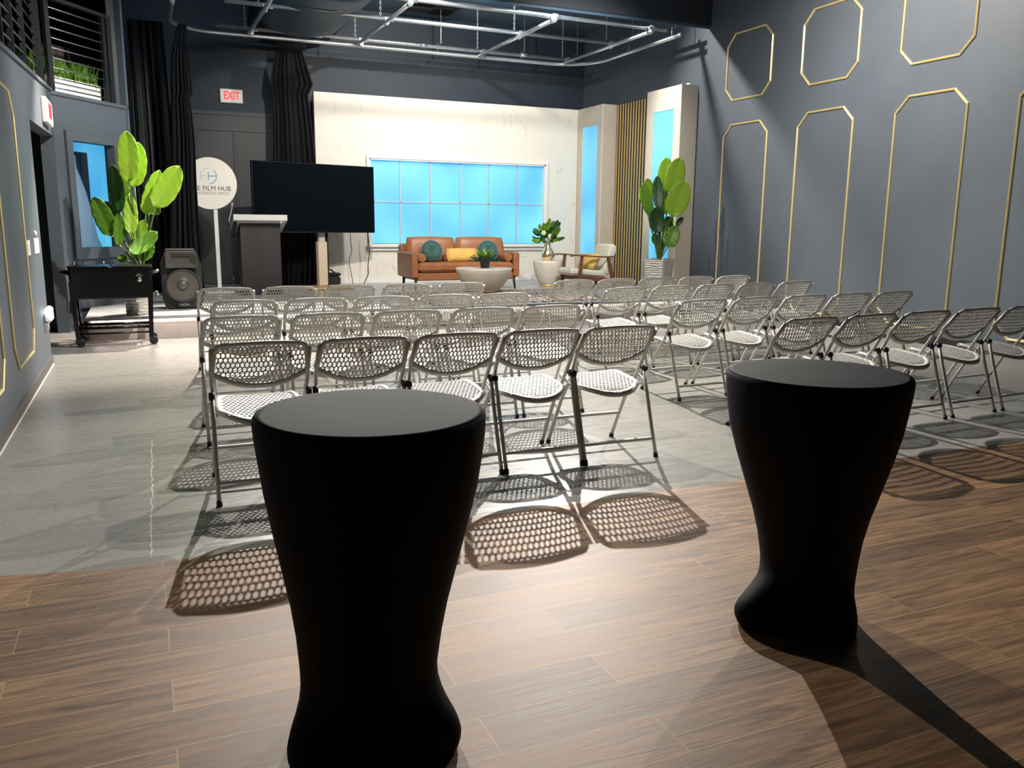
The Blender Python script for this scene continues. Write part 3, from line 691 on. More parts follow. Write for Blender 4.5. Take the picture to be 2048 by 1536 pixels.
# ------------------------------------------------------------------ lectern
yl = 13.1
c0 = aY(482, 500, yl).x; c1 = aY(562, 500, yl).x; zt0 = aY(520, 429, yl).z-ZS
t = thing('lectern', ((c0+c1)/2, yl+.2, ZS), 'dark brown lectern with a light grey top shelf, left of the television', 'lectern')
hw = (c1-c0)/2
sub('body', t, lambda b: b.cbox((-hw, -.2, 0), (hw, .2, zt0-.08), .006), M['espresso'])
sub('neck', t, lambda b: b.box((-hw-.0, -.205, zt0-.2), (hw, .2, zt0-.08)), M['black'])
tl, tr = aY(467, 434, yl-.15).x-(c0+c1)/2, aY(574.5, 434, yl-.15).x-(c0+c1)/2
sub('top', t, lambda b: b.prism([(-.35, zt0-.085), (-.35, zt0-.003), (.28, zt0-.18), (.28, zt0-.26)], tl, tr, 0), M['grey_lam'])
sub('bracket', t, lambda b: b.prism([(hw-.01, zt0-.13), (hw+.05, zt0-.085), (hw-.01, zt0-.085)], -.33, -.28, 1), M['grey_lam'])
sub('side_bracket', t, lambda b: b.prism([(-.30, zt0-.085), (.20, zt0-.23), (.20, zt0-.34), (-.1, zt0-.28)], tl+.005, tl+.05, 0), M['black'])

# ------------------------------------------------------------------ loudspeaker
t = thing('loudspeaker', (.455, 11.42, ZS), 'black loudspeaker with round woofer on the stage edge beside the cart', 'loudspeaker', None, 0)
def spk(b):
    prof = [(-.20, 0), (.20, 0), (.235, .10), (.235, .55), (.165, .735), (-.165, .735), (-.235, .55), (-.235, .10)]
    b.prism(prof, -.14, .22, 1); 
sub('cabinet', t, spk, M['cabinet'])
sub('front_baffle', t, lambda b: b.prism([(-.17, .015), (.17, .015), (.215, .11), (.215, .54), (.155, .72), (-.155, .72), (-.215, .54), (-.215, .11)], -.155, -.14, 1), M['cabinet'])
def horn(b):
    o_ = [(-.175, .515), (.175, .515), (.185, .53), (.185, .67), (.16, .71), (-.16, .71), (-.185, .67), (-.185, .53)]
    i_ = [(-.09, .585), (.09, .585), (.095, .59), (.095, .64), (.09, .65), (-.09, .65), (-.095, .64), (-.095, .59)]
    b.loft([[(x, -.235, z) for x, z in o_], [(x*.96, -.236, (z-.61)*.95+.61) for x, z in o_], [(x, -.162, z) for x, z in i_]], False, True, None, False)
    b.loft([[(x, -.155, z) for x, z in o_], [(x, -.235, z) for x, z in o_]], False, False, None, False)
sub('horn', t, horn, mat('horn_plastic', (.06, .055, .05), .45))
wz = .295
sub('woofer_ring', t, lambda b: (b.tube([(.195*math.cos(a), -.217, wz+.195*math.sin(a)) for a in [2*PI*i/40 for i in range(40)]], .013, 8, closed=True), b.lathe([(.200, 0), (.206, .06)], 40, xf=T(0, -.155, wz)@R('X', 90), caps=False)), mat('woofer_surround', (.012, .012, .012), .5))
sub('woofer_cone', t, lambda b: b.lathe([(.184, 0), (.168, .004), (.066, -.050), (.064, -.040), (.045, -.020), (.005, -.012)], 40, xf=T(0, -.217, wz)@R('X', 90), caps=False), M['cone'])
def vts(b):
    for s in (-1, 1):
        for k in range(4): b.box((s*.20-.015, -.162, .53+k*.032), (s*.20+.015, -.155, .543+k*.032))
sub('side_vents', t, vts, M['rubber'])
sub('badge', t, lambda b: b.prism([(-.09, .02), (.11, .02), (.07, .09), (-.06, .09)], -.165, -.155, 1), M['bezel'])
text_obj('badge_lettering', 'HDM', .044, .001, mat('badge_white', (.8, .8, .8), .5), T(.01, -.168, .052)@STAND@Matrix.Diagonal((1.15, 1, 1, 1)), t)

# ------------------------------------------------------------------ cooler cart
t = thing('cooler_cart', (-.31, 10.2, 0), 'glossy black rolling cooler cart standing in front of the leafy plant', 'cart')
def tubb(b):
    rings = []
    for z, k in ((.515, .94), (.53, .955), (.80, 1.0), (.845, 1.0)):
        w, d_ = .405*k, .23*k
        rings.append([(-w+.02, -d_, z), (w-.02, -d_, z), (w, -d_+.02, z), (w, d_-.02, z), (w-.02, d_, z), (-w+.02, d_, z), (-w, d_-.02, z), (-w, -d_+.02, z)])
    b.loft(rings, True, True, None, False)
sub('tub', t, tubb, M['gloss_black'])
sub('lid', t, lambda b: (b.cbox((-.415, -.24, .845), (-.01, .24, .862), .006), b.cbox((.01, -.24, .845), (.415, .24, .862), .006)), M['gloss_black'])
for sx_ in (-1, 1):
    for sy in (-1, 1):
        x0, x1 = sx_*.385, sx_*.36
        lg = sub('leg', t, lambda b: b.loft([[(x1+dx*.045, sy*.185+dy*.045, z) if z < .2 else (x0+dx*.05, sy*.20+dy*.05, z) for dx, dy in ((-.5, -.5), (.5, -.5), (.5, .5), (-.5, .5))] for z in (.085, .70)], True, True, None, False), M['gloss_black'])
        sub('caster', lg, lambda b: (b.lathe([(.042, -.014), (.045, -.010), (.045, .010), (.042, .014)], 18, xf=T(x1+.02, sy*.185, .045)@R('X', 90)), b.box((x1-.02, sy*.185-.024, .045), (x1+.03, sy*.185+.024, .09))), M['chrome_dark'] if 'chrome_dark' in M else M['rubber'])
sub('shelf', t, lambda b: (b.tube([(-.37, -.19, .20), (.37, -.19, .20)], .016, 8), b.tube([(-.37, -.19, .14), (.37, -.19, .14)], .010, 8), b.tube([(-.37, .19, .20), (.37, .19, .20)], .016, 8), [b.tube([(x, -.19, .20), (x, .19, .20)], .006, 6) for x in [-.32+.08*i for i in range(9)]]), M['gloss_black'])
for s, m_ in ((-1, M['gloss_black']), (1, M['steel_dark'])):
    sub('handle', t, lambda b: b.tube([(s*.405, -.12, .78), (s*.47, -.12, .80), (s*.47, .12, .80), (s*.405, .12, .78)], .015, 8), m_)
for x in (-.34, -.06, .30): sub('latch', t, lambda b: (b.tube([(x, -.2, .86), (x, -.2, .895)], .008, 6), b.sphere((x, -.2, .90), .014, 8)), M['chrome'])
def opn(b):
    b.prism([(.255, .745), (.30, .745), (.315, .76), (.285, .785), (.27, .785), (.24, .76)], -.245, -.232, 1); b.lathe([(.024, 0), (.024, .014), (.01, .018)], 14, xf=T(.278, -.232, .715)@R('X', 90))
sub('bottle_opener', t, opn, M['chrome'])
sub('drain_spout', t, lambda b: b.tube([(.40, -.05, .56), (.45, -.06, .57), (.46, -.06, .53)], .012, 7), M['chrome'])

# ------------------------------------------------------------------ banana plants
def leaf_mesh(base, tip, hw, name, material, parent, o0, bend=.04, twist=0, n=14, face=None):
    """broad leaf blade from base to tip, with folded midrib, as a solid-ish sheet"""
    base = Vector(base); tip = Vector(tip); ax = tip-base; L = ax.length; ax.normalize()
    view = Vector(face) if face else Vector((0, -1, .15))
    side = ax.cross(view); side.normalize(); nor = side.cross(ax); nor.normalize()
    if twist: 
        q = Matrix.Rotation(twist, 3, ax); side = q@side; nor = q@nor
    vs = []; uvs = []; m = 6
    for i in range(n+1):
        u = i/n
        w = hw*max(0, 1-abs(2*u**.93-1)**(2.6 if u < .5 else 2.1))**.55
        if i == 0: w = hw*.12
        if i == n: w = hw*.10
        c = base+ax*(L*u)+nor*(-bend*math.sin(PI*u)-bend*1.2*u*u)
        for j in range(-m, m+1):
            v = j/m
            wav = .010*math.sin(u*26+j*1.3)*abs(v)
            p = c+side*(w*v)+nor*(hw*.22*abs(v)*(1-.5*abs(v))+wav)
            vs.append(p-Vector(o0)); uvs.append((v*.5+.5, u+abs(v)*.09))
    k = 2*m+1; fs = [(i*k+j, i*k+j+1, (i+1)*k+j+1, (i+1)*k+j) for i in range(n) for j in range(2*m)]
    me = bpy.data.meshes.new(name); me.from_pydata([tuple(v) for v in vs], [], fs); me.materials.append(material)
    uvl = me.uv_layers.new(name='uv')
    for lp in me.loops: uvl.data[lp.index].uv = uvs[lp.vertex_index]
    for p in me.polygons: p.use_smooth = True
    o = bpy.data.objects.new(name, me); COL.objects.link(o); o.parent = parent
    sd = o.modifiers.new('thick', 'SOLIDIFY'); sd.thickness = .003
    return o
def stem(parent, p0, p1, r0, r1, o0, lift=.0, material=None):
    p0 = Vector(p0); p1 = Vector(p1); pts = []
    for i in range(9):
        u = i/8; p = p0.lerp(p1, u); k = u*u
        p = Vector((p0.x+(p1.x-p0.x)*(u**1.35), p0.y+(p1.y-p0.y)*u, p.z)); pts.append(p-Vector(o0))
    return sub('stem', parent, lambda b: b.tube(pts, [r0+(r1-r0)*i/8 for i in range(9)], 7), material or M['stem'])
def banana(loc, leaves, root, potfn, label, rr):
    t = thing('banana_plant', loc, label, 'potted plant', 'tall banana leaf plants in wavy white pots')
    sub('pot', t, potfn, M['pot'])
    for (bx, by, tx, ty, hwpx, dep, m_) in leaves:
        yb = loc[1]+dep; y2 = loc[1]+dep+rr.uniform(-.10, .10)
        pb = aY(bx, by, yb); pt = aY(tx, ty, y2)
        hw_ = (aY(bx+hwpx, by, yb)-pb).length
        lf = leaf_mesh(pb, pt, hw_, 'leaf', m_, t, loc, .03, rr.uniform(-.25, .25), face=Vector((-.25, -1, .25)))
        stem(t, root, pb+(pt-pb)*.03, .016, .008, loc)
    return t
q = lambda x, y: (x/5.12, 200+y/5.12)
LV = []
def lv(b_, t_, hw_, dep, m_, f): LV.append((*f(*b_), *f(*t_), hw_, dep, M[m_]))
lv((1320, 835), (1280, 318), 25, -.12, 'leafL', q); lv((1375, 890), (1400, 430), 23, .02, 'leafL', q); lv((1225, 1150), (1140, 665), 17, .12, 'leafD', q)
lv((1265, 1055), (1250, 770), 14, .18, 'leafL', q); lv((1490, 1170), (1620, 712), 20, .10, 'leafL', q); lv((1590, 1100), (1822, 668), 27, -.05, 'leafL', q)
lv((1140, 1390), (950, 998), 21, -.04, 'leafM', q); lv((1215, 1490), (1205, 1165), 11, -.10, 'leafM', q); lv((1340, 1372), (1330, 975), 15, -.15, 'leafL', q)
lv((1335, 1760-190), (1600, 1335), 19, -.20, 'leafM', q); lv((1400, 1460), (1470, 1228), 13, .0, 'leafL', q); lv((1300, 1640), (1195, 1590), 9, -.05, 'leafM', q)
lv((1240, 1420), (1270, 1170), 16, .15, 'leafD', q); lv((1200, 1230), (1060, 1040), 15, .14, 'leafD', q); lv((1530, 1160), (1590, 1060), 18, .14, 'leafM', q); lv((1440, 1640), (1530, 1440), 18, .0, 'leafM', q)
def rpot(b): b.lathe([(.135, 0), (.140, .01), (.155, .50), (.158, .52), (.145, .52), (.14, .46), (.02, .45)], 28)
banana((-.06, 10.78, ZS), LV, Vector((.0, 10.78, ZS+.44)), rpot, 'tall banana leaf plant in wavy white pot behind the black cart', random.Random(4))
q2 = lambda x, y: (1250+x/5.906, 300+y/5.906)
LV = []
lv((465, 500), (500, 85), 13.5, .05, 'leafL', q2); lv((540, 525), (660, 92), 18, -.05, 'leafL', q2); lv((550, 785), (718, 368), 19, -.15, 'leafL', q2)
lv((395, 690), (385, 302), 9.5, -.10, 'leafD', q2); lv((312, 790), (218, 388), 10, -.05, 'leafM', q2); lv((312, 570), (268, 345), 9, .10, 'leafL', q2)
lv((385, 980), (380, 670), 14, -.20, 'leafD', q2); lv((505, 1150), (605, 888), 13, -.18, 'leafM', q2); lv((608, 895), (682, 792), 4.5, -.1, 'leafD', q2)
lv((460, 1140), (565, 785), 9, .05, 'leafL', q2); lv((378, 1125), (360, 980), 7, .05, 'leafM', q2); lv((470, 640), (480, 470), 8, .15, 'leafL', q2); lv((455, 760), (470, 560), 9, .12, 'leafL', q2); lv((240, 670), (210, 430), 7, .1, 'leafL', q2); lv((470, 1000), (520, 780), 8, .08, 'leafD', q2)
def spot(b):
    rot = R('Z', 28)
    def rg(s, z, c=.02): return [(-s+c, -s, z), (s-c, -s, z), (s, -s+c, z), (s, s-c, z), (s-c, s, z), (-s+c, s, z), (-s, s-c, z), (-s, -s+c, z)]
    b.loft([rg(.135, 0), rg(.14, .01), rg(.178, .55), rg(.182, .57), rg(.165, .57), rg(.155, .50), rg(.02, .49)], True, True, rot, False)
pc = aY(1313, 540, 11.2)
banana((pc.x+.08, 11.25, ZS), LV, Vector((pc.x+.06, 11.25, ZS+.5)), spot, 'tall banana leaf plant in square white pot before the beige pillar', random.Random(9))

# ------------------------------------------------------------------ sofa group
b = MB(); b.box((3.55, 10.72, ZS+.001), (6.34, 12.95, ZS+.012)); o = b.build('rug', M['rug']); tag(o, 'black and pink geometric patterned rug under the round coffee table', 'rug')
sl = (4.94, 13.55, ZS)
t = thing('sofa', sl, 'tan leather two seat sofa in front of the blue window', 'sofa')
x0, x1 = 3.99-sl[0], 5.885-sl[0]; yf, yb_ = -.45, .42
for s in (0, 1):
    a = x0 if s == 0 else x1-.105
    sub('arm', t, lambda b: b.cbox((a, yf, .20), (a+.105, yb_, .62), .025), M['tan'])
sub('base', t, lambda b: b.cbox((x0+.105, yf+.03, .16), (x1-.105, yb_-.02, .285), .015), M['tan'])
sub('seat_cushion', t, lambda b: b.cbox((x0+.107, yf-.015, .295), (x1-.107, .22, .455), .045), M['tan'])
sub('back_frame', t, lambda b: b.cbox((x0+.02, .26, .30), (x1-.02, .42, .74), .03), M['tan'])
xm = (x0+x1)/2
for s in (0, 1):
    a0, a1 = (x0+.08, xm) if s == 0 else (xm, x1-.04)
    sub('back_cushion', t, lambda b: b.pillow(((a0+a1)/2, 0, 0), (a1-a0+.01, .26, .46), T(0, .15, .64)@R('X', -10), 16, .3), M['tan'])
for x, y in ((x0+.08, yf+.06), (x1-.08, yf+.06), (x0+.10, yb_-.06), (x1-.10, yb_-.06)):
    sub('leg', t, lambda b: b.tube([(x, y, .20), (x+(.03 if x > 0 else -.03)*0.6, y-.01, 0)], [.026, .015], 10), M['espresso'])
def on_sofa(name, fn, m_, label, cat, loc, group=None):
    o = sub(name, None, fn, m_); o.location = loc; return tag(o, label, cat, group)
for s, lb in ((0, 'tan leather bolster roll at the left end of the sofa'), (1, 'tan leather bolster roll at the right end of the sofa')):
    xx = sl[0]+(x0+.185 if s == 0 else x1-.185)
    on_sofa('bolster', lambda b: b.loft([[(.072*k*math.cos(a), y, .072*k*math.sin(a)) for a in [2*PI*i/20 for i in range(20)]] for y, k in ((-.25, .82), (-.24, .97), (-.22, 1), (.2, 1), (.24, .9))]), M['tan'], lb, 'bolster', (xx, sl[1]-.16, ZS+.455+.072), 'bolsters on the sofa')
def roundp(b, r, th):
    n = 40; rings = []
    for k, (rad, d_) in enumerate(((.03, .55), (.10, .62), (.3, .95), (.6, 1.0), (.85, .75), (.97, .35), (1, 0))):
        rings.append([((rad*r*(1+.012*math.sin(16*a)))*math.cos(a), -th*d_*(1+.10*math.sin(16*a)*rad), (rad*r*(1+.012*math.sin(16*a)))*math.sin(a)) for a in [2*PI*i/n for i in range(n)]])
    back = [[(p[0], -p[1], p[2]) for p in rg] for rg in reversed(rings[:-1])]
    b.loft(rings+back, True, True, R('X', -22), True)
on_sofa('round_cushion', lambda b: roundp(b, .19, .085), M['velvet_green'], 'round green velvet cushion on sofa beside the left bolster', 'cushion', (4.43, 13.42, ZS+.455+.175), 'green round cushions')
on_sofa('round_cushion', lambda b: roundp(b, .19, .085), M['velvet_green'], 'round green velvet cushion on sofa behind the small potted plant', 'cushion', (5.44, 13.43, ZS+.455+.175), 'green round cushions')
on_sofa('lumbar_cushion', lambda b: b.pillow((0, 0, 0), (.56, .15, .235), R('X', -16), 14, .5), M['velvet_gold'], 'mustard velvet lumbar cushion in the middle of the tan sofa', 'cushion', (4.96, 13.40, ZS+.455+.112))
# coffee table, side table
ct = aY(965, 545, 12.5)
t = MB(); t.lathe([(.19, 0), (.235, .02), (.31, .10), (.385, .20), (.43, .30), (.448, .36), (.446, .375), (.43, .385), (.02, .385)], 48); o = t.build('coffee_table', M['cream']); o.location = (ct.x, 12.45, ZS+.012)
tag(o, 'round cream drum coffee table tapering to the floor in front of sofa', 'coffee table')
ZT = ZS+.012+.385
s_t = thing('side_table', (6.66, 13.55, ZS), 'round cream side table with a gold foot beside the armchair', 'side table')
sub('table_body', s_t, lambda b: b.lathe([(.165, .035), (.19, .06), (.245, .20), (.275, .34), (.285, .42), (.283, .445), (.27, .455), (.02, .455)], 40), M['cream'])
sub('foot_ring', s_t, lambda b: b.lathe([(.165, 0), (.17, .005), (.17, .03), (.165, .035)], 40), M['gold2'])
# small plant on the coffee table
pp = Vector((ct.x, 12.40, ZT))
t = thing('table_plant', pp, 'small spiky green plant in black pot on the coffee table', 'potted plant')
sub('pot', t, lambda b: b.lathe([(.062, 0), (.066, .005), (.088, .155), (.09, .165), (.08, .165), (.075, .14), (.01, .14)], 24), M['charcoal'])
rr = random.Random(12)
for i in range(34):
    a = 2*PI*i/34*5.1; up_ = .25+.75*(i/34)
    L_ = .31*(1-.25*up_)+rr.uniform(-.03, .04); m_ = M['leafY'] if i > 20 else M['leafS']
    ba = pp+Vector((.02*math.cos(a), .02*math.sin(a), .15)); tp_ = ba+Vector((math.cos(a)*L_*(1.1-up_*.75), math.sin(a)*L_*(1.1-up_*.75), L_*up_*.75-.02))
    leaf_mesh(ba, tp_, .016 if i <= 20 else .026, 'leaf', m_, t, pp, .02 if i > 20 else .05, 0, 8, face=(math.cos(a)*-.3, math.sin(a)*-.3, 1))
# vase with bouquet
vp = Vector((6.60, 13.48, ZS+.455))
v = thing('vase', vp, 'gold mirrored teardrop vase on the cream side table', 'vase')
sub('vessel', v, lambda b: b.lathe([(.065, 0), (.085, .01), (.115, .06), (.12, .10), (.105, .15), (.065, .21), (.042, .26), (.045, .28), (.038, .28), (.03, .2), (.01, .1)], 32), M['brass'])
t = thing('bouquet', vp+Vector((0, 0, .262)), 'bouquet of green leaves and pale yellow flowers in the gold vase', 'bouquet')
bo = vp+Vector((0, 0, .262))
for i in range(46):
    a = rr.uniform(0, 2*PI); el = rr.uniform(.10, 1.40); L_ = rr.uniform(.14, .46)
    dr = Vector((math.cos(a)*math.cos(el), math.sin(a)*math.cos(el), math.sin(el)))
    c_ = bo+Vector((dr.x*L_*.55, dr.y*L_*.55, .06+dr.z*L_*.55)); tp_ = c_+dr*rr.uniform(.13, .19)
    leaf_mesh(c_, tp_, rr.uniform(.028, .048), 'leaf', [M['leafS'], M['leafD'], M['leafM']][i % 3], t, bo, .02, 0, 8, face=(rr.uniform(-.6, .3), -1, .6))
    if i % 3 == 0: sub('stem', t, lambda b: b.tube([Vector((dr.x*.012, dr.y*.012, -.1)), c_-bo], .004, 5), M['stem'])
for (dx, dz, dy) in ((-.13, .22, -.08), (.11, .23, -.09), (-.02, .16, -.12), (.17, .25, 0)):
    cc = Vector((dx, dy, dz))
    def fl(b):
        for k in range(6):
            a = 2*PI*k/6; b.sphere(cc+Vector((.028*math.cos(a), -.01, .028*math.sin(a))), (.022, .012, .022), 8)
        b.sphere(cc+Vector((0, -.018, 0)), .013, 8)
    sub('flower', t, fl, M['petal'])
# wall plates behind the vase
for x, z0_, z1_, lb in ((6.93, .72, .93, 'tall pale wall plate on plaster wall behind the vase'), (7.42, .60, .72, 'pale outlet plate on plaster wall behind the armchair arm')):
    b = MB(); b.cbox((-.055, -.008, -(z1_-z0_)/2), (.055, 0, (z1_-z0_)/2), .003); o = b.build('outlet_plate', M['plate']); o.location = (x, YP, (z0_+z1_)/2); tag(o, lb, 'outlet', 'pale plates on the plaster wall')
# armchair: faces -X
ac = (7.02, 12.92, ZS+.0)
t = thing('armchair', ac, 'walnut framed armchair with cream cushions beside the gold slats', 'armchair')
sub('seat_cushion', t, lambda b: b.cbox((-.40, -.26, .20), (.30, .26, .33), .045, R('Y', 5)@T(0, 0, .0)), M['boucle'])
XB = T(.27, 0, .30)@R('Y', 17)
sub('back_cushion', t, lambda b: b.cbox((-.02, -.27, -.06), (.11, .27, .49), .04, XB), M['boucle'])
for s in (-1, 1):
    y = s*.315
    def armf(b):
        pts = [(-.42, y, .565), (-.34, y, .578), (-.18, y, .570), (.1, y, .548), (.34, y, .545), (.42, y, .552)]
        ws = [.018, .035, .036, .030, .024, .014]
        b.loft([[(p[0], p[1]-w_, p[2]-.012), (p[0], p[1]+w_, p[2]-.012), (p[0], p[1]+w_*.9, p[2]+.014), (p[0], p[1]-w_*.9, p[2]+.014)] for p, w_ in zip(pts, ws)], smooth=False)
    sub('armrest', t, armf, M['walnut'])
    def fleg(b):
        b.loft([[(x-w_, y-.018, z), (x+w_, y-.018, z), (x+w_, y+.018, z), (x-w_, y+.018, z)] for x, z, w_ in ((-.26, .0, .016), (-.24, .18, .034), (-.22, .42, .024), (-.205, .56, .022))], smooth=False)
    sub('leg', t, fleg, M['walnut'])
    def rleg(b):
        b.loft([[(x-w_, y-.018, z), (x+w_, y-.018, z), (x+w_, y+.018, z), (x-w_, y+.018, z)] for x, z, w_ in ((.46, .0, .016), (.40, .18, .034), (.34, .40, .028), (.30, .545, .022))], smooth=False)
    sub('leg', t, rleg, M['walnut'])
    sub('side_rail', t, lambda b: b.prism([(-.25, .175), (.42, .105), (.42, .175), (-.25, .245)], y-.012, y+.012, 1), M['walnut'])
sub('front_rail', t, lambda b: b.box((-.25, -.31, .15), (-.22, .31, .20)), M['walnut'])
o = sub('lumbar_cushion', None, lambda b: b.pillow((0, 0, 0), (.46, .17, .30), R('Z', -82)@R('X', -34), 12, .5), M['velvet_gold']); o.location = (ac[0]+.08, ac[1]-.03, ZS+.46)
tag(o, 'mustard velvet lumbar cushion on the cream armchair seat', 'cushion')

# ------------------------------------------------------------------ folding chairs
def perforated(inside, x0, x1, y0, y1, cw, ch, hw_, hh, th, mapf):
    """staggered grid of cells with oval holes; mapf((u,v),side) -> 3D"""
    b = MB(); nx = int((x1-x0)/cw)+2; ny = int((y1-y0)/ch)+2
    hole = [(hw_*math.cos(a), hh*math.copysign(abs(math.sin(a))**.7, math.sin(a))) for a in [2*PI*k/8+PI/8*0 for k in range(8)]]
    bnd = [(cw/2, 0), (cw/2, ch/2), (0, ch/2), (-cw/2, ch/2), (-cw/2, 0), (-cw/2, -ch/2), (0, -ch/2), (cw/2, -ch/2)]
    for j in range(ny):
        for i in range(nx):
            cx_ = x0+i*cw+(cw/2 if j % 2 else 0); cy_ = y0+j*ch
            if not inside(cx_, cy_): continue
            vs = []
            for s in (0, 1):
                for p in bnd: vs.append(mapf(cx_+p[0], cy_+p[1], s*th))
                for p in hole: vs.append(mapf(cx_+p[0], cy_+p[1], s*th))
            fs = []
            for k in range(8):
                l = (k+1) % 8
                fs.append((k, l, 8+l, 8+k)); fs.append((16+l, 16+k, 24+k, 24+l)); fs.append((8+k, 8+l, 24+l, 24+k))
            b.add(vs, fs, False)
    return b
def y_back(z): return .045+(.77-z)*.72            # tilt of the upper tube
def back_pt(x, z, off=0):
    return (x, y_back(z)-.030*(1-(x/.235)**2)+off, z)
def ztop(x): return .776+.012*(1-(x/.2)**2)
def zbot(x): return .534+.066*(abs(x)/.215)**2.4
def in_back(x, z): return abs(x) < .216 and zbot(x)+.006 < z < ztop(x)-.010
def in_seat(x, y): return abs(x) < .190 and .085+.085*(abs(x)/.19)**3 < y < .445
def seat_pt(x, y, off=0):
    z = .418+(y-.10)*.105
    if y < .16: z -= ((.16-y)/.12)**2*.018*(1-(x/.26)**2)
    if y > .42: z -= ((y-.42)/.06)**2*.012
    z -= .010*(1-(x/.2)**2)
    return (x, y, z+off)
def make_chair(label):
    t = thing('folding_chair', (0, 0, 0), label, 'chair', 'white perforated folding chairs in rows')
    # backrest: perforated shell with heavy rim
    pb = perforated(in_back, -.23, .23, .53, .79, .0218, .0265, .0083, .0120, .005, lambda x, z, s: back_pt(x, z, s))
    rim_o = []; rim_i = []
    n = 64
    path = []
    for i in range(17): x = -.198+.396*i/16; path.append((x, ztop(x)))
    path += [(.214, .764), (.224, .748)]
    for i in range(5): path.append((.230+.012*i/4, .735-.105*i/4))
    path += [(.238, .615), (.228, .596)]
    for i in range(17): x = .205-.41*i/16; path.append((x, zbot(x)-.006))
    path += [(-.228, .596), (-.238, .615)]
    for i in range(5): path.append((-.242+.012*i/4, .630+.105*i/4))
    path += [(-.224, .748), (-.214, .764)]
    m = len(path); rings = []
    for k in range(m):
        x, z = path[k]; xa, za = path[k-1]; xb, zb2 = path[(k+1) % m]
        tx, tz = xb-xa, zb2-za; l = math.hypot(tx, tz); nx_, nz = tz/l, -tx/l       # outward or inward, sign fixed below
        if nx_*x+nz*(z-.68) > 0: nx_, nz = -nx_, -nz                                 # inward
        w_ = .030 if z < .60 else (.027 if abs(x) > .2 else .023)
        P0 = back_pt(x, z, -.006); 
        rings.append([back_pt(x, z, -.004), back_pt(x+nx_*.004, z+nz*.004, -.010), back_pt(x+nx_*w_*.8, z+nz*w_*.8, -.008), back_pt(x+nx_*w_, z+nz*w_, -.001), back_pt(x+nx_*w_, z+nz*w_, .007), back_pt(x+nx_*.004, z+nz*.004, .014), back_pt(x, z, .008)])
    rings.append(rings[0])
    br = pb.build('backrest', M['chair'], t, recalc=False)
    rb = MB(); rb.loft(rings, False, False, None, True); rb.build('rim', M['chair'], br)
    # seat
    ps = perforated(in_seat, -.21, .21, .06, .45, .0240, .0240, .0098, .0102, .005, lambda x, y, s: seat_pt(x, y, -s))
    se = ps.build('seat', M['chair'], t, recalc=False)
    sp = []
    for i in range(15): u = -1+2*i/14; sp.append((u*.188, .052+.105*abs(u)**2.6))
    sp += [(.205, .175), (.213, .20), (.214, .25), (.212, .33), (.208, .40), (.198, .44), (.178, .468), (.15, .480)]
    for i in range(9): u = 1-2*i/8; sp.append((u*.13, .484))
    sp += [(-.15, .480), (-.178, .468), (-.198, .44), (-.208, .40), (-.212, .33), (-.214, .25), (-.213, .20), (-.205, .175)]
    m = len(sp); rings = []
    for k in range(m):
        x, y = sp[k]; xa, ya = sp[k-1]; xb, yb2 = sp[(k+1) % m]; tx, ty = xb-xa, yb2-ya; l = math.hypot(tx, ty); nx_, ny_ = ty/l, -tx/l
        if nx_*x+ny_*(y-.27) > 0: nx_, ny_ = -nx_, -ny_
        w_ = .030 if y < .2 else .034
        rings.append([seat_pt(x, y, -.004), seat_pt(x, y, -.022), seat_pt(x+nx_*.010, y+ny_*.010, -.024), seat_pt(x+nx_*.012, y+ny_*.012, -.010), seat_pt(x+nx_*w_, y+ny_*w_, -.008), seat_pt(x+nx_*w_, y+ny_*w_, .001), seat_pt(x+nx_*.008, y+ny_*.008, .003)])
    rings.append(rings[0])
    rb = MB(); rb.loft(rings, False, False, None, True); rb.build('rim', M['chair'], se)
    for s in (-1, 1):
        xf_, xr_ = s*.2285, s*.2325
        lf = sub('leg', t, lambda b: b.tube([(xf_, .050, .752), (xf_, .14, .64), (xf_, .175, .57), (s*.224, .20, .525), (s*.221, .255, .435), (s*.221, .345, .325), (s*.223, .435, .17), (s*.224, .520, .012)], .0112, 8), M['tube'])
        sub('foot_cap', lf, lambda b: b.tube([(s*.2238, .513, .024), (s*.224, .526, 0)], .0145, 8), M['rubber'])
        lr = sub('leg', t, lambda b: b.tube([(xr_, .172, .508), (xr_, .12, .345), (xr_, .06, .165), (xr_, .004, .012)], .0112, 8), M['tube'])
        sub('foot_cap', lr, lambda b: b.tube([(xr_, .008, .024), (xr_, 0, 0)], .0145, 8), M['rubber'])
        sub('hinge', t, lambda b: (b.tube([(xr_, .165, .488), (xr_, .178, .520)], .0150, 8), b.box((s*.230-.004, .150, .495), (s*.230+.004, .205, .518))), M['rubber'])
        sub('hinge_link', t, lambda b: b.loft([[(s*.232-.003, y-.012, z), (s*.232+.003, y-.012, z), (s*.232+.003, y+.012, z), (s*.232-.003, y+.012, z)] for y, z in ((.150, .425), (.235, .462))], smooth=False), M['tube'])
    sub('stretcher', t, lambda b: b.box((-.226, .028, .098), (.226, .046, .114)), M['tube'])
    sub('stretcher', t, lambda b: b.box((-.215, .420, .172), (.215, .436, .188)), M['tube'])
    sub('seat_bar', t, lambda b: b.box((-.218, .235, .388), (.218, .262, .400)), M['tube'])
    return t
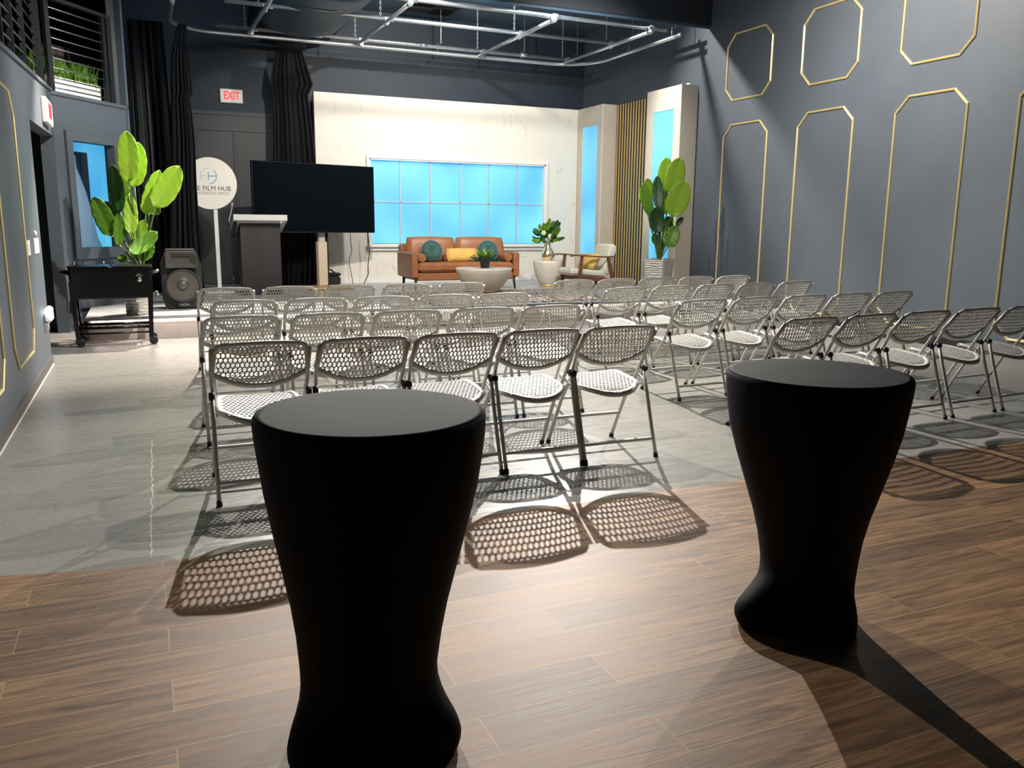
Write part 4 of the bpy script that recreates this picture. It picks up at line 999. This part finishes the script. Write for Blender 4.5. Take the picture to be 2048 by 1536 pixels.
ROWS = {
 'L1': [(520, 681), (737, 672), (924, 666), (1095, 657), (1248, 649.5)],
 'L2': [(485, 631), (663, 624.4), (819, 617.7), (975, 614), (1110, 610)],
 'L3': [(488, 598.6), (637, 595.7), (773, 591.4), (897, 587.5), (1011, 585.3)],
 'L4': [(454, 574.8), (580, 571.6), (703, 568.3), (818, 566), (928, 565)],
 'R1': [(1640, 632.8), (1756, 627), (1862, 620), (1968, 614.6), (2072, 609)],
 'R2': [(1416, 597.6), (1521, 592.7), (1622, 588.4), (1714, 585), (1799, 582)],
 'R3': [(1262, 573), (1352, 569.7), (1437, 568.3), (1522, 565), (1602, 560.5)],
 'R4': [(1154, 559), (1238, 556.6), (1321, 554), (1400, 551.7), (1474, 550.7)]}
rown = {'1': 'in the row nearest the camera', '2': 'in the second row from camera', '3': 'in the third row from camera', '4': 'in the row nearest the stage'}
seatn = ['leftmost', 'second from left', 'middle', 'fourth from left', 'rightmost']
proto = None
rrc = random.Random(21)
for key, pts in ROWS.items():
    W = [aZ(px, py, .788) for px, py in pts]
    xs = np.array([w_.x for w_ in W]); ysr = np.array([w_.y for w_ in W]); k_, c_ = np.polyfit(xs, ysr, 1)
    yys = k_*xs+c_
    xr_ = np.array([aY(px, py, yy).x for (px, py), yy in zip(pts, yys)]); kx, cx0 = np.polyfit(np.arange(5), xr_, 1)
    for i, (px, py) in enumerate(pts):
        yy = yys[i]; xx = .35*xr_[i]+.65*(kx*i+cx0)
        lab = 'white folding chair, %s %s, %s block' % (seatn[i], rown[key[1]], 'left' if key[0] == 'L' else 'right')
        if proto is None: proto = make_chair(lab); o = proto
        else: o = copy_tree(proto); o['label'] = lab
        rz = math.atan(k_)*.6+rrc.uniform(-.02, .02)+(.0 if key[0] == 'L' else .02)
        # the top middle of the backrest sits .012 m behind the rear feet
        o.location = (xx, yy-.010, 0); o.rotation_euler = (0, 0, rz)

# ------------------------------------------------------------------ cocktail tables in spandex covers
def cocktail(loc, feet, neck, label, sc, top, lean):
    t = thing('cocktail_table', loc, label, 'table', 'spandex covered cocktail tables')
    zz = [(.8535, .299), (.846, .304), (.835, .3045), (.80, .302), (.74, .294), (.67, .283), (.58, .263), (.47, .237), (.38, .216), (.30, .202), (.23, .194), (.20, .191), (.17, .190), (.145, .190), (.12, .190), (.10, .191), (.08, .193), (.06, .196), (.045, .198), (.03, .200), (.015, .202), (.004, .202)]
    n = 72; rings = []; zk = top/.855
    for z, r in zz:
        k = max(0, min(1, (.20-z)/.14)); k = k*k*(3-2*k)*(1-.25*max(0, (.06-z)/.06)**2); u = max(0, min(1, (.70-z)/.5))
        r = r-(.190-neck)*u*u*(3-2*u)
        ring = []
        for i in range(n):
            a = 2*PI*i/n; fl = 0
            for deg, wt in feet:
                dd = (a-math.radians(deg)+PI) % (2*PI)-PI; fl += wt*math.exp(-(dd/.42)**2)
            rad = (r+k*(fl-.012)+.0015*k*math.sin(30*a))*sc
            ring.append((rad*math.cos(a)+lean*u, rad*math.sin(a), z*zk))
        rings.append(ring)
    sub('cover', t, lambda b: b.loft(rings, False, False), M['spandex'])
    sub('top_cover', t, lambda b: b.lathe([(.299*sc, .8535*zk), (.28*sc, .8548*zk), (.15*sc, .8550*zk), (.004, .8550*zk)], 72, caps=True), M['spandex_lit'])
    return t
M['spandex_lit'] = mat('black_spandex_lit', (.0085, .010, .0105), .75, spec=.10, bump=(500, .08))  # same spandex, lightened to carry the light on the table tops
cocktail((.4965, 1.993, 0), [(-40, .085), (200, .07), (50, .05), (120, .05), (-100, .06)], .188, 'black spandex covered cocktail table, the nearer one left of centre', .935, .8856, -.020)
cocktail((2.03, 2.097, 0), [(178, .135), (228, .07), (-88, .06), (5, .0), (95, .05)], .164, 'black spandex covered cocktail table standing to the right', .97, .8686, .022)

# ------------------------------------------------------------------ lights
def spot_l(name, loc, tgt, power, col=(1, .93, .84), size=60, blend=.5, rad=.06):
    l = bpy.data.lights.new(name, 'SPOT'); l.energy = power; l.color = col; l.spot_size = math.radians(size); l.spot_blend = blend; l.shadow_soft_size = rad
    o = bpy.data.objects.new(name, l); COL.objects.link(o); o.location = loc
    d = Vector(tgt)-Vector(loc); o.rotation_euler = d.to_track_quat('-Z', 'Y').to_euler(); return o
def area_l(name, loc, tgt, power, sx, sy, col=(1, .95, .9)):
    l = bpy.data.lights.new(name, 'AREA'); l.energy = power; l.color = col; l.shape = 'RECTANGLE'; l.size = sx; l.size_y = sy
    o = bpy.data.objects.new(name, l); COL.objects.link(o); o.location = loc
    d = Vector(tgt)-Vector(loc); o.rotation_euler = d.to_track_quat('-Z', 'Y').to_euler(); return o
WARM = (1, .90, .78); NEUT = (1, .95, .88); COOL = (.80, .90, 1)
spot_l('front_wash_lamp', (4.6, 9.1, 4.1), (3.2, 4.8, 0), 3100, NEUT, 62, .8, .022)
spot_l('aisle_lamp', (1.45, 9.1, 4.1), (.75, 4.1, 0), 1700, NEUT, 60, .8, .022)
spot_l('side_lamp', (5.6, 5.8, 4.6), (-.4, 5.6, 0), 1100, NEUT, 75, .6, .035)
spot_l('right_rows_lamp', (5.2, 9.6, 4.3), (6.4, 6.0, 0), 1100, NEUT, 62, .8, .025)
spot_l('set_lamp', (2.6, 8.6, 4.3), (4.6, 15.2, 1.7), 1150, WARM, 68, .8, .06)
spot_l('set_lamp', (5.6, 9.0, 4.3), (6.6, 15.2, 1.6), 750, NEUT, 72, .8, .06)
spot_l('door_fill', (1.6, 9.4, 4.3), (1.1, 15.0, 1.4), 260, NEUT, 50, .8, .06)  # added fill to lift the dark left rear of the stage
spot_l('bay_lamp', (5.4, 12.0, 4.85), (8.3, 9.0, 2.0), 800, NEUT, 110, .5, .05)
spot_l('bay_lamp', (1.55, 12.0, 4.85), (.7, 8.5, 0), 4200, WARM, 80, .6, .05)
spot_l('bay_lamp', (3.6, 12.0, 4.85), (4.3, 8.0, 0), 900, NEUT, 90, .7, .05)
spot_l('grid_lamp', (4.6, 11.95, 4.85), (4.8, 15.6, 3.9), 400, NEUT, 120, .8, .06)
spot_l('wall_wash', (6.2, 7.4, 4.9), (8.4, 7.6, 3.0), 850, (1, .90, .80), 120, .9, .06)
spot_l('wall_wash', (3.6, 7.6, 4.7), (8.4, 7.9, 1.3), 900, NEUT, 62, .9, .06)  # second wash, added only to brighten the lower right wall
spot_l('left_lamp', (2.2, 7.6, 4.6), (-.6, 10.6, 1.3), 1300, NEUT, 85, .8, .06)
spot_l('planter_fill', (1.8, 9.6, 4.3), (-.5, 12.0, 3.1), 260, NEUT, 35, .8, .06)  # added spot to brighten planter and grass, not a mezzanine fixture
area_l('ambient_fill', (3.8, 9.3, 5.0), (3.8, 9.3, 0), 60, 6, 3.5, (.85, .92, 1))  # added overhead fill standing in for ambient room light

w = bpy.data.worlds.new('world'); SC.world = w; w.use_nodes = True
w.node_tree.nodes['Background'].inputs[0].default_value = (.02, .025, .03, 1); w.node_tree.nodes['Background'].inputs[1].default_value = .15
SC.view_settings.view_transform = 'Standard'; SC.view_settings.look = 'None'; SC.view_settings.gamma = 1; SC.view_settings.exposure = 0
SC.view_settings.use_curve_mapping = False
SC.cycles.max_bounces = 8
